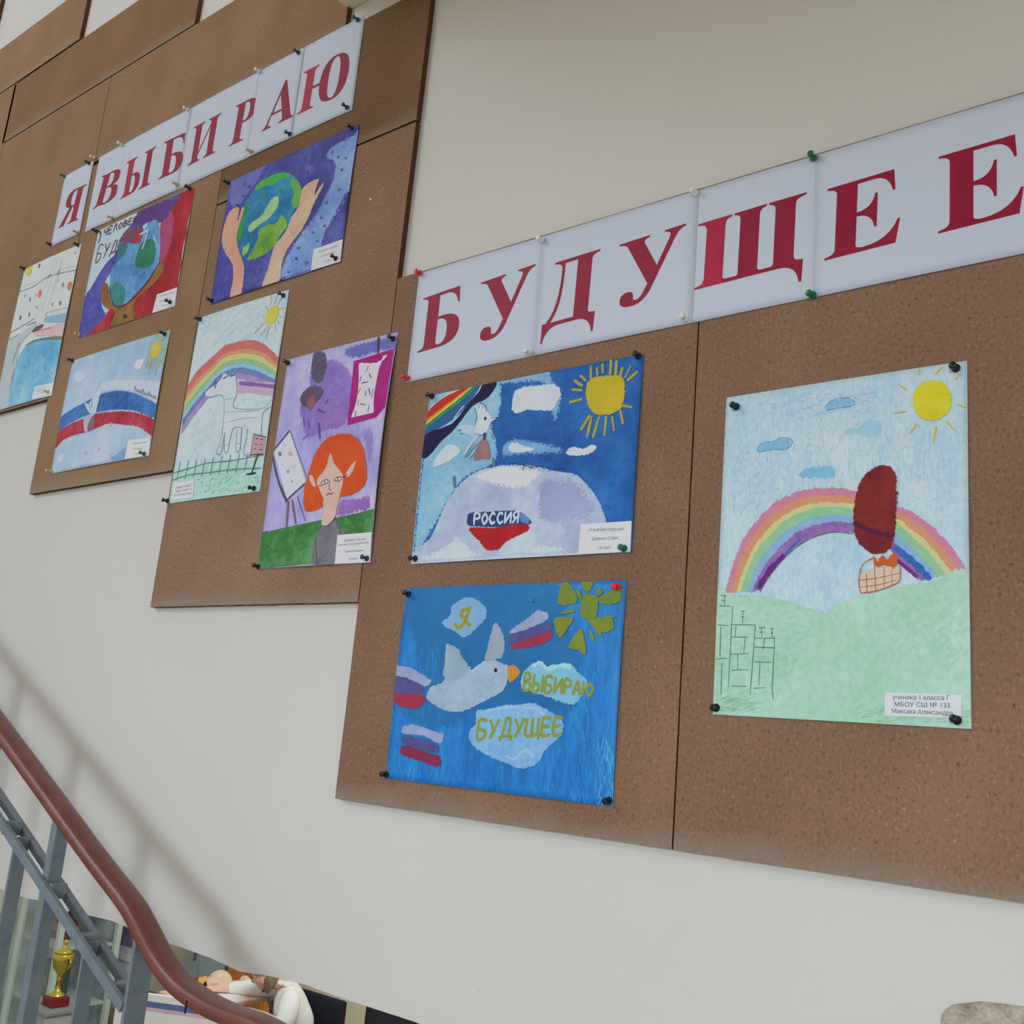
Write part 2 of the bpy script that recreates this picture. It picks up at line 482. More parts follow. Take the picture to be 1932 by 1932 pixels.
SOFTW = {'brushed_ground': .02, 'pale_sky': .012, 'planet_highlight': .012, 'planet_shading': .02, 'purple_wash': .014, 'blue_wash': .012, 'dark_shape': .007, 'brown_shape': .006, 'green_wash': .012,
         'violet_wash': .012, 'magenta_wash': .01, 'maroon_wash': .01, 'red_ground': .006, 'violet_ground': .006, 'grey_bank': .006, 'water': .006, 'pink_roof': .005, 'blue_roof': .005, 'blue_stripe': .004,
         'red_stripe': .006, 'white_stripe': .008, 'orange_dab': .004, 'hill': .005, 'cloud': .0035, 'balloon': .0025, 'planet': .003, 'dove': .0025, 'dove_wing': .003, 'dove_tail': .004, 'flag_stripe': .0018, 'grass': .003,
         'globe': .003, 'continent': .003, 'painted_hand': .0015, 'paint_spot': .005, 'sun': .0018, 'moon': .002, 'grey_dab': .003, 'dark_dab': .004, 'hair': .001, 'dress': .002, 'unicorn': .003, 'flame': .002, 'dove_bag': .002, 'sun_ray': .0018}

class Sheet:
    def __init__(s, name, label, cat, rect, crop, group=None, w0=.0135, amp=.004, k=.60, ampfn=None, root=None):
        """rect = (u0, v0, u1, v1) in wall metres relative to the eye height; crop = (ox, oy, scale) in which points are measured"""
        s.u0, s.v0, s.u1, s.v1 = rect
        s.v0 += EYE; s.v1 += EYE
        s.crop = crop; s.w0 = w0; s.amp = amp; s.k = k; s.layer = 1; s.ampfn = ampfn
        s.root = root or empty(name, (s.u0, WY, s.v0), label, cat, group)
        s.ou, s.ov = s.root.location.x, s.root.location.z
        s.name = name
    def P(s, p):
        u, v = wuv(s.crop[0]+p[0]/s.crop[2], s.crop[1]+p[1]/s.crop[2])
        e = .0003
        return (min(max(u, s.u0+e), s.u1-e), min(max(v, s.v0+e), s.v1-e))
    def w(s, u, v):
        a = (u-s.u0)/(s.u1-s.u0); b = (v-s.v0)/(s.v1-s.v0)
        a = min(max(a, 0), 1); b = min(max(b, 0), 1)
        if s.ampfn: return s.w0 + s.ampfn(a, b)
        return s.w0 + s.amp*.5*(math.sin(math.pi*a)+math.sin(math.pi*b))
    def loc(s, u, v, off): return (u-s.ou, -(s.w(u, v)+off), v-s.ov)
    def paper(s, mat, n=32, thick=.0003, name='paper'):
        bm = bmesh.new(); g = []
        for j in range(n+1):
            g.append([bm.verts.new(s.loc(s.u0+(s.u1-s.u0)*i/n, s.v0+(s.v1-s.v0)*j/n, 0)) for i in range(n+1)])
        h = [[bm.verts.new(v.co+Vector((0, thick, 0))) for v in r] for r in g]
        for j in range(n):
            for i in range(n):
                bm.faces.new((g[j][i], g[j][i+1], g[j+1][i+1], g[j+1][i]))
                bm.faces.new((h[j][i], h[j+1][i], h[j+1][i+1], h[j][i+1]))
        for i in range(n):
            bm.faces.new((g[0][i], h[0][i], h[0][i+1], g[0][i+1])); bm.faces.new((g[n][i], g[n][i+1], h[n][i+1], h[n][i]))
            bm.faces.new((g[i][0], g[i+1][0], h[i+1][0], h[i][0])); bm.faces.new((g[i][n], h[i][n], h[i+1][n], g[i+1][n]))
        me = bm_mesh(bm, name, True)
        return obj(name, me, mat, s.root)
    def fill_uv(s, loops, mat, name, parent=None, off=None, grid=.014, soft=0.0):
        if soft: grid = max(soft*.55, .004); mat = soften(mat)
        if off is None:
            off = s.layer*.00004; s.layer += 1
        vs_ = []; ed = []
        for lp in loops:
            b0 = len(vs_)
            vs_ += [Vector(p) for p in lp]
            ed += [(b0+i, b0+(i+1) % len(lp)) for i in range(len(lp))]
        us = [p[0] for lp in loops for p in lp]; vv = [p[1] for lp in loops for p in lp]
        nx = int((max(us)-min(us))/grid); ny = int((max(vv)-min(vv))/grid)
        for i in range(1, nx+1):
            for j in range(1, ny+1):
                p = (min(us)+grid*i-.004, min(vv)+grid*j-.004)
                if inside(p[0], p[1], loops): vs_.append(Vector(p))
        try:
            ov, oe, of, _, _, _ = delaunay_2d_cdt(vs_, ed, [], 0, 1e-6)
        except Exception:
            return None
        tris = []
        for f in of:
            cx = sum(ov[i].x for i in f)/len(f); cy = sum(ov[i].y for i in f)/len(f)
            if inside(cx, cy, loops): tris.append(tuple(f))
        me = bpy.data.meshes.new(name)
        me.from_pydata([s.loc(v.x, v.y, off) for v in ov], [], tris)
        for p in me.polygons:
            p.use_smooth = True
        bm = bmesh.new(); bm.from_mesh(me)
        for f in bm.faces:
            if f.normal.y > 0: f.normal_flip()
        bm.to_mesh(me); bm.free()
        if soft:
            segs = [(lp[i], lp[(i+1) % len(lp)]) for lp in loops for i in range(len(lp))]
            me.attributes.new('edge', 'FLOAT', 'POINT')
            vals = []
            for v in ov:
                dm = 9
                for a, b in segs:
                    ax, ay = a; bx, by = b; dx, dy = bx-ax, by-ay; l2 = dx*dx+dy*dy
                    t = 0 if l2 == 0 else min(1, max(0, ((v.x-ax)*dx+(v.y-ay)*dy)/l2))
                    d = math.hypot(v.x-ax-t*dx, v.y-ay-t*dy)
                    if d < dm: dm = d
                # the rim of the sheet itself stays fully painted
                rim = min(v.x-s.u0, s.u1-v.x, v.y-s.v0, s.v1-v.y)
                vals.append(1.0 if rim < .0012 else min(1.0, dm/soft))
            me.attributes['edge'].data.foreach_set('value', vals)
        return obj(name, me, mat, parent or s.root)
    def poly(s, pts, mat, name, smooth=True, jit=0.0, sub=5, parent=None, soft=0.0):
        if not soft: soft = SOFTW.get(name, 0)*s.softk
        p = [s.P(q) for q in pts]
        if smooth: p = catmull(p, True, sub)
        if jit:
            p = [(x+random.uniform(-jit, jit), y+random.uniform(-jit, jit)) for x, y in p]
        e = .0003
        p = [(min(max(x, s.u0+e), s.u1-e), min(max(y, s.v0+e), s.v1-e)) for x, y in p]
        q = [p[0]]
        for a in p[1:]:
            if abs(a[0]-q[-1][0])+abs(a[1]-q[-1][1]) > 2e-5: q.append(a)
        return s.fill_uv([q], mat, name, parent, soft=soft)
    def oval(s, c, rx, ry, mat, name, tilt=0.0, n=20, jit=0):
        pts = []
        for i in range(n):
            a = 2*math.pi*i/n
            x = rx*math.cos(a); y = ry*math.sin(a)
            pts.append((c[0]+x*math.cos(tilt)-y*math.sin(tilt), c[1]+x*math.sin(tilt)+y*math.cos(tilt)))
        return s.poly(pts, mat, name, smooth=False, jit=jit)
    def strokes(s, lines, width, mat, name, smooth=True, wob=.25, parent=None, mm=None, taper=False, kind=None):
        """brush, crayon or pencil strokes, one ribbon per line, joined into one part; width in crop pixels at the sheet, or mm in metres"""
        off = s.layer*.00004; s.layer += 1
        vs_ = []; fs = []
        # crop pixels to metres at this sheet
        cx = (lines[0][0][0]); cy = (lines[0][0][1])
        a = wuv(s.crop[0]+cx/s.crop[2], s.crop[1]+cy/s.crop[2]); b = wuv(s.crop[0]+cx/s.crop[2], s.crop[1]+(cy+10)/s.crop[2])
        sc = abs(a[1]-b[1])/10
        for ln in lines:
            wd = (mm if mm else width*sc)
            p = [s.P(q) for q in ln]
            if len(p) > 2 and smooth: p = catmull(p, False, 5)
            # resample
            q = [p[0]]
            for c in p[1:]:
                d = math.hypot(c[0]-q[-1][0], c[1]-q[-1][1]); n = max(1, int(d/.012))
                a0 = q[-1]
                for i in range(1, n+1): q.append((a0[0]+(c[0]-a0[0])*i/n, a0[1]+(c[1]-a0[1])*i/n))
            p = q; n = len(p)
            base = len(vs_)
            for i in range(n):
                d = (p[min(i+1, n-1)][0]-p[max(i-1, 0)][0], p[min(i+1, n-1)][1]-p[max(i-1, 0)][1])
                l = math.hypot(*d) or 1
                nx, ny = -d[1]/l, d[0]/l
                h = wd/2*(1+random.uniform(-wob, wob))
                if taper: h *= .35+.65*math.sin(math.pi*(i+.6)/(n+.2))
                for sg in (-1, 1):
                    u = p[i][0]+nx*h*sg; v = p[i][1]+ny*h*sg
                    u = min(max(u, s.u0), s.u1); v = min(max(v, s.v0), s.v1)
                    vs_.append(s.loc(u, v, off))
            for i in range(n-1):
                k = base+2*i
                fs.append((k, k+1, k+3, k+2))
            # round ends
            for end in (0, n-1):
                o2 = p[1] if end == 0 else p[n-2]
                d = (p[end][0]-o2[0], p[end][1]-o2[1]); l = math.hypot(*d) or 1
                d = (d[0]/l, d[1]/l); ci = len(vs_)
                for kk in range(5):
                    an = -math.pi/2+math.pi*kk/4
                    u = p[end][0]+wd*.42*(d[0]*math.cos(an)-d[1]*math.sin(an)); v = p[end][1]+wd*.42*(d[1]*math.cos(an)+d[0]*math.sin(an))
                    u = min(max(u, s.u0), s.u1); v = min(max(v, s.v0), s.v1)
                    vs_.append(s.loc(u, v, off+.000015))
                fs.append(tuple(range(ci, ci+5)))
        me = bpy.data.meshes.new(name); me.from_pydata(vs_, [], fs)
        bm = bmesh.new(); bm.from_mesh(me)
        for f in bm.faces:
            f.normal_update()
            if f.normal.y > 0: f.normal_flip()
        bm.to_mesh(me); bm.free()
        o = obj(name, me, mat, parent or s.root)
        if kind or len(lines) > 1: o['kind'] = 'stuff'
        return o
    def hand_text(s, txt, a, b, ha, hb, width, mat, name, gap=.25, parent=None, wob=.2):
        """hand-painted block letters along a base line from a to b, letter heights ha to hb (crop pixels, straight up the sheet)"""
        tot = sum(LW.get(c, .7) for c in txt)+gap*(len(txt)-1); x = 0; lines = []
        # sheet-up direction in crop pixels near the base line
        for c in txt:
            w = LW.get(c, .7)
            for pl in LET.get(c, []):
                ln = []
                for (lx, ly) in pl:
                    t = (x+lx*w)/tot
                    h = ha+(hb-ha)*t
                    bx = a[0]+(b[0]-a[0])*t; by = a[1]+(b[1]-a[1])*t
                    ln.append((bx+s.lean*ly*h, by-ly*h))
                lines.append(ln)
            x += w+gap
        return s.strokes(lines, width, mat, name, smooth=True, wob=wob, parent=parent)
    lean = .12; softk = 1.0
    def slip(s, quad, lines, k=None, inset=True):
        """printed caption slip glued to the drawing: quad in crop pixels, lines = (text, left base, right base, height, bold)"""
        o = s.poly(quad, plain((214, 218, 230), .7, s.k, name='slip_paper'), 'caption_slip', smooth=False)
        off = s.layer*.00004; s.layer += 1
        vs_ = []; fs = []
        for txt, a, b, h, bold in lines:
            tv, tf = text_tris(txt, bold)
            if not tv: continue
            mx = max(p[0] for p in tv); mn = min(p[0] for p in tv)
            pa = s.P(a); pb = s.P(b)
            hh = s.P((a[0], a[1]-h))[1]-pa[1]
            sx = (pb[0]-pa[0])/(mx-mn); base = len(vs_)
            for (x, y) in tv:
                t = (x-mn)*sx
                u = pa[0]+t; v = pa[1]+(pb[1]-pa[1])*(t/(pb[0]-pa[0]))+y*hh/.72
                vs_.append(s.loc(u, v, off))
            fs += [tuple(i+base for i in f) for f in tf]
        me = bpy.data.meshes.new('lettering'); me.from_pydata(vs_, [], fs)
        bm = bmesh.new(); bm.from_mesh(me)
        for f in bm.faces:
            f.normal_update()
            if f.normal.y > 0: f.normal_flip()
        bm.to_mesh(me); bm.free()
        obj('lettering', me, plain((62, 62, 74), .7, s.k, name='printer_ink'), o)
        return o

# strokes of hand-lettered Cyrillic capitals in a unit box
LW = {'Ы': 1.0, 'Щ': 1.05, 'Ю': 1.05, 'И': .75, ' ': .5, 'Д': .85, 'Л': .7}
LET = {
 'В': [[(0, 0), (0, 1), (.7, .95), (.75, .7), (.1, .55)], [(.1, .55), (.9, .4), (.85, .08), (0, 0)]],
 'Ы': [[(0, 1), (0, 0), (.5, .05), (.55, .4), (0, .5)], [(.95, 1), (.95, 0)]],
 'Б': [[(.9, 1), (.05, 1), (0, 0), (.75, .05), (.85, .4), (.05, .52)]],
 'И': [[(0, 1), (0, 0)], [(0, .05), (.95, .95)], [(1, 1), (1, 0)]],
 'Р': [[(0, 0), (0, 1), (.8, .95), (.85, .6), (0, .48)]],
 'А': [[(0, 0), (.5, 1), (1, 0)], [(.2, .35), (.8, .35)]],
 'Ю': [[(0, 1), (0, 0)], [(0, .5), (.35, .5)], [(.65, 1), (.35, .5), (.65, 0), (1, .5), (.65, 1)]],
 'У': [[(0, 1), (.5, .45)], [(1, 1), (.5, .4), (.15, 0)]],
 'Д': [[(0, -.15), (.02, .05), (.98, .05), (1, -.15)], [(.15, .08), (.4, 1), (.8, 1), (.82, .08)]],
 'Щ': [[(0, 1), (0, .05), (.95, .05), (1, -.18)], [(.45, 1), (.45, .05)], [(.9, 1), (.9, .05)]],
 'Е': [[(.85, 1), (0, 1), (0, 0), (.9, 0)], [(0, .52), (.7, .52)]],
 'Ч': [[(0, 1), (.02, .55), (.85, .5)], [(.9, 1), (.88, 0)]],
 'Л': [[(0, 0), (.35, 1), (.6, 1), (1, 0)]],
 'О': [[(.5, 1), (0, .5), (.5, 0), (1, .5), (.5, 1)]],
 'К': [[(0, 1), (0, 0)], [(.9, 1), (.05, .5), (.95, 0)]],
 'С': [[(.9, .85), (.45, 1), (0, .5), (.45, 0), (.95, .15)]],
 'Я': [[(.9, 0), (.9, 1), (.3, .98), (.05, .72), (.3, .5), (.9, .48)], [(.5, .48), (0, 0)]],
 'Г': [[(0, 0), (0, 1), (.85, 1)]],
}

# ---- printed serif capitals
def Q(*a): return ('q',)+a
GL = {
 'Е': (.95, [[(0, 0), (0, .03), Q(.13, .04, .13, .12), (.13, .88), Q(.13, .96, 0, .97), (0, 1), (.86, 1), (.88, .72), (.85, .72), Q(.80, .94, .62, .945), (.40, .945), (.40, .55), Q(.60, .55, .63, .75), (.66, .75), (.66, .29), (.63, .29), Q(.60, .49, .40, .495), (.40, .10), Q(.40, .06, .50, .055), Q(.82, .06, .92, .32), (.95, .32), (.90, 0)]]),
 'Б': (.82, [[(0, 0), (0, .03), Q(.12, .04, .12, .12), (.12, .88), Q(.12, .96, 0, .97), (0, 1), (.76, 1), (.78, .72), (.75, .72), Q(.70, .94, .52, .945), (.36, .945), (.36, .56), (.48, .56), Q(.82, .55, .82, .29), Q(.82, 0, .46, 0)], [(.36, .51), (.42, .51), Q(.57, .49, .57, .28), Q(.57, .05, .43, .05), Q(.36, .05, .36, .12)]]),
 'У': (.98, [[(0, 1), (.46, 1), (.46, .97), Q(.36, .96, .40, .88), (.60, .50), (.76, .88), Q(.79, .96, .68, .97), (.68, 1), (.98, 1), (.98, .97), Q(.89, .96, .84, .85), (.53, .16), Q(.44, -.02, .26, -.02), Q(.08, -.02, .08, .10), Q(.08, .21, .19, .21), Q(.29, .21, .28, .10), Q(.28, .06, .33, .06), Q(.39, .06, .44, .18), (.48, .26), (.14, .90), Q(.10, .97, 0, .97)]]),
 'Д': (1.0, [[(.16, 1), (.98, 1), (.98, .97), Q(.85, .96, .85, .88), (.85, .10), Q(.85, .06, .98, .06), (.97, -.24), (.94, -.24), Q(.90, 0, .66, 0), (.34, 0), Q(.10, 0, .05, -.24), (.02, -.24), (.02, .06), (.08, .06), Q(.31, .25, .31, .86), Q(.31, .96, .16, .97)], [(.36, .945), (.59, .945), (.59, .06), (.17, .06), Q(.36, .25, .36, .8)]]),
 'Щ': (1.34, [[(0, 0), (0, .03), Q(.12, .04, .12, .12), (.12, .88), Q(.12, .96, 0, .97), (0, 1), (.44, 1), (.44, .97), Q(.36, .96, .36, .88), (.36, .10), Q(.36, .055, .42, .055), (.52, .055), Q(.55, .055, .55, .1), (.55, .88), Q(.55, .96, .47, .97), (.47, 1), (.87, 1), (.87, .97), Q(.79, .96, .79, .88), (.79, .10), Q(.79, .055, .84, .055), (.94, .055), Q(.98, .055, .98, .1), (.98, .88), Q(.98, .96, .90, .97), (.90, 1), (1.34, 1), (1.34, .97), Q(1.22, .96, 1.22, .88), (1.22, .12), Q(1.22, .055, 1.33, .055), (1.32, -.26), (1.29, -.26), Q(1.26, 0, 1.05, 0)]]),
 'В': (.84, [[(0, 0), (0, .03), Q(.12, .04, .12, .12), (.12, .88), Q(.12, .96, 0, .97), (0, 1), (.46, 1), Q(.77, 1, .77, .76), Q(.77, .57, .57, .53), Q(.84, .50, .84, .27), Q(.84, 0, .48, 0)], [(.36, .95), (.42, .95), Q(.54, .94, .54, .76), Q(.54, .56, .40, .56), (.36, .56)], [(.36, .51), (.42, .51), Q(.60, .50, .60, .28), Q(.60, .05, .44, .05), Q(.36, .05, .36, .13)]]),
 'Ы': (1.26, [[(0, 0), (0, .03), Q(.12, .04, .12, .12), (.12, .88), Q(.12, .96, 0, .97), (0, 1), (.48, 1), (.48, .97), Q(.36, .96, .36, .88), (.36, .56), (.46, .56), Q(.76, .55, .76, .29), Q(.76, 0, .44, 0)], [(.36, .51), (.42, .51), Q(.54, .49, .54, .28), Q(.54, .05, .42, .05), Q(.36, .05, .36, .12)], [(.79, 0), (.79, .03), Q(.91, .04, .91, .12), (.91, .88), Q(.91, .96, .79, .97), (.79, 1), (1.26, 1), (1.26, .97), Q(1.14, .96, 1.14, .88), (1.14, .12), Q(1.14, .04, 1.26, .03), (1.26, 0)]]),
 'И': (1.06, [[(0, 0), (0, .03), Q(.12, .04, .12, .12), (.12, .88), Q(.12, .96, 0, .97), (0, 1), (.46, 1), (.46, .97), Q(.35, .96, .35, .88), (.35, .24), (.71, .86), (.71, .88), Q(.71, .96, .60, .97), (.60, 1), (1.06, 1), (1.06, .97), Q(.94, .96, .94, .88), (.94, .12), Q(.94, .04, 1.06, .03), (1.06, 0), (.60, 0), (.60, .03), Q(.71, .04, .71, .12), (.71, .77), (.35, .15), (.35, .12), Q(.35, .04, .46, .03), (.46, 0)]]),
 'Р': (.80, [[(0, 0), (0, .03), Q(.12, .04, .12, .12), (.12, .88), Q(.12, .96, 0, .97), (0, 1), (.46, 1), Q(.80, 1, .80, .74), Q(.80, .46, .46, .46), (.36, .46), (.36, .12), Q(.36, .04, .50, .03), (.50, 0)], [(.36, .95), (.42, .95), Q(.56, .94, .56, .74), Q(.56, .51, .42, .51), (.36, .51)]]),
 'А': (.97, [[(0, 0), (0, .03), Q(.09, .04, .13, .14), (.46, 1), (.52, 1), (.86, .12), Q(.89, .04, .97, .03), (.97, 0), (.52, 0), (.52, .03), Q(.64, .04, .61, .12), (.56, .28), (.24, .28), (.19, .13), Q(.17, .04, .29, .03), (.29, 0)], [(.265, .33), (.545, .33), (.41, .70)]]),
 'Ю': (1.36, [[(0, 0), (0, .03), Q(.12, .04, .12, .12), (.12, .88), Q(.12, .96, 0, .97), (0, 1), (.46, 1), (.46, .97), Q(.35, .96, .35, .88), (.35, .53), (.55, .53), Q(.57, 1.02, .955, 1.02), Q(1.36, 1.02, 1.36, .5), Q(1.36, -.02, .955, -.02), Q(.56, -.02, .55, .47), (.35, .47), (.35, .12), Q(.35, .04, .46, .03), (.46, 0)], [(.80, .5), Q(.80, .97, .955, .97), Q(1.11, .97, 1.11, .5), Q(1.11, .03, .955, .03), Q(.80, .03, .80, .5)]]),
 'Я': (.92, [[(.92, 0), (.92, .03), Q(.80, .04, .80, .12), (.80, .88), Q(.80, .96, .92, .97), (.92, 1), (.44, 1), Q(.10, 1, .10, .74), Q(.10, .52, .36, .49), (.10, .10), Q(.06, .03, 0, .03), (0, 0), (.26, 0), (.50, .47), (.56, .47), (.56, .12), Q(.56, .04, .44, .03), (.44, 0)], [(.56, .95), (.50, .95), Q(.35, .94, .35, .74), Q(.35, .52, .50, .52), (.56, .52)]]),
}
def glyph_loops(ch, sub=6):
    out = []
    for lp in GL[ch][1]:
        pts = []
        for e in lp:
            if e[0] == 'q':
                x0, y0 = pts[-1]
                for k in range(1, sub+1):
                    t = k/sub
                    pts.append(((1-t)**2*x0+2*t*(1-t)*e[1]+t*t*e[3], (1-t)**2*y0+2*t*(1-t)*e[2]+t*t*e[4]))
            else: pts.append(e)
        q = [pts[0]]
        for a in pts[1:]:
            if abs(a[0]-q[-1][0])+abs(a[1]-q[-1][1]) > 1e-4: q.append(a)
        if abs(q[0][0]-q[-1][0])+abs(q[0][1]-q[-1][1]) < 1e-4: q.pop()
        out.append(q)
    return out

M_PRINT = plain((222, 230, 244), .6, 1.0, name='printer_paper')
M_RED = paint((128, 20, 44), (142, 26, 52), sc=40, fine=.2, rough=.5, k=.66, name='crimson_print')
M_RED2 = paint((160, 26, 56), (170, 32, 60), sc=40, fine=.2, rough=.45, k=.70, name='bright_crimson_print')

def banner(name, label, u0, v0, u1, v1, seams, letters, amp=.0018, bright=()):
    """banner of printed sheets pinned edge over edge; letters = (char, crop, bottom left, bottom right, top left, page index)"""
    root = empty(name, (u0, WY, v0+EYE), label, 'banner')
    us = [u0]+seams+[u1]
    pages = []
    for i in range(len(us)-1):
        a = us[i]-(.006 if i else 0); b = us[i+1]
        ph = random.uniform(0, 6)
        def fn(x, y, ph=ph): return amp*(.25+.5*math.sin(math.pi*x)+.25*math.sin(math.pi*y)*math.sin(5*x+ph))
        s = Sheet('page', None, None, (a, v0, b, v1), (0, 0, 1), w0=.0132+.0006*(i % 2), ampfn=fn, root=root)
        pg = s.paper(M_PRINT, n=16, name='page')
        pages.append((s, pg))
    for ch, crop, bl, br, tl, pi in letters:
        s, pg = pages[pi]
        s.crop = crop
        A = Vector(wuv(crop[0]+bl[0]/crop[2], crop[1]+bl[1]/crop[2]))
        B = Vector(wuv(crop[0]+br[0]/crop[2], crop[1]+br[1]/crop[2]))
        T = Vector(wuv(crop[0]+tl[0]/crop[2], crop[1]+tl[1]/crop[2]))
        W = GL[ch][0]
        ex = (B-A)/W; ey = T-A
        loops = [[tuple(A+ex*x+ey*y) for x, y in lp] for lp in glyph_loops(ch)]
        lo = s.u0+.0005; hi = s.u1+.004
        loops = [[(min(max(x, lo), hi), y) for x, y in lp] for lp in loops]
        o = s.fill_uv(loops, M_RED, 'letter', parent=pg, off=.00025)
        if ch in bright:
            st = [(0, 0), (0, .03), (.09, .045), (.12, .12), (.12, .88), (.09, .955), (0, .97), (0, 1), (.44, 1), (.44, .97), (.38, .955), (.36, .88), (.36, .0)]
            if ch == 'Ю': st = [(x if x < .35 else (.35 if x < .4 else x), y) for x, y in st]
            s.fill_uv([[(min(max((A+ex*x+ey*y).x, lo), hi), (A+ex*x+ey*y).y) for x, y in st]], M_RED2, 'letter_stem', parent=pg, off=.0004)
    return root, pages

C1 = (0, 0, 3.864); C2 = (400, 0, 3.864); C7 = (750, 420, 3.22); C8 = (1250, 180, 2.833)
banner('letter_sheet', 'single white sheet with the red letter Я, separate from the long banner', -2.694, 1.223, -2.541, 1.440, [],
       [('Я', C1, (458, 1682), (606, 1618), (520, 1428), 0)])
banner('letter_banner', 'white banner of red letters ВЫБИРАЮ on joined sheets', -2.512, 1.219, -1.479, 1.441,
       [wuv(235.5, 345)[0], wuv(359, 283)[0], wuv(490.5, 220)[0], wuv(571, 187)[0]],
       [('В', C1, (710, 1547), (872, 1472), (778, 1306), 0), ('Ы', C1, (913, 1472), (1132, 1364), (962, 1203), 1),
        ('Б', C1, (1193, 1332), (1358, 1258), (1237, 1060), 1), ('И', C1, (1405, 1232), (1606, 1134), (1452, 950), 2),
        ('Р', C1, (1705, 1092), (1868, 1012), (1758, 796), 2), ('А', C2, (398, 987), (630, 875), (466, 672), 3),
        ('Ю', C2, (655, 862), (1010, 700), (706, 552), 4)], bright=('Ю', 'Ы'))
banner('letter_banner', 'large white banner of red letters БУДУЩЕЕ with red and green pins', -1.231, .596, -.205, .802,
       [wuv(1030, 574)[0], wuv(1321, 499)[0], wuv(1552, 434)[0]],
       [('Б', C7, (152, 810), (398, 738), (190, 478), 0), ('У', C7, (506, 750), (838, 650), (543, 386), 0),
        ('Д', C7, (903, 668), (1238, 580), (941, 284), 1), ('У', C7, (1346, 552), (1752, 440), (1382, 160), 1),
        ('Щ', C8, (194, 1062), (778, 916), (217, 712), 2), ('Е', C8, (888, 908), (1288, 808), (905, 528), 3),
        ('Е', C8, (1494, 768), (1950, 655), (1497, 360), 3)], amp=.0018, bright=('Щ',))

DG = 'drawings pinned to the stepped boards'
def lerp2(a, b, t): return (a[0]+(b[0]-a[0])*t, a[1]+(b[1]-a[1])*t)
def rainbow(S, outer, inner, bands, jit=.0008):
    prev = 0
    for f, m in bands:
        top = [lerp2(a, b, max(prev-.05, -.03)) for a, b in zip(outer, inner)]; bot = [lerp2(a, b, min(f+.02, 1.03)) for a, b in zip(outer, inner)]
        tp = catmull([S.P(p) for p in top], False, 5); bt = catmull([S.P(p) for p in bot], False, 5)
        lp = [(x+random.uniform(-jit, jit), y+random.uniform(-jit, jit)) for x, y in tp+bt[::-1]]
        S.fill_uv([lp], m, 'rainbow_band', soft=.0025)
        prev = f
def hatch(S, name, mat, n, box_, ang, length, width, spread=.25):
    """loose crayon or pencil strokes over an area of the sheet"""
    lines = []
    for _ in range(n):
        x = random.uniform(box_[0], box_[2]); y = random.uniform(box_[1], box_[3])
        a = ang+random.uniform(-spread, spread); l = length*random.uniform(.4, 1.2)
        lines.append([(x, y), (x+math.cos(a)*l, y+math.sin(a)*l)])
    return S.strokes(lines, width, mat, name, wob=.4, taper=True, kind='stuff')
PENCIL = (98, 104, 112)

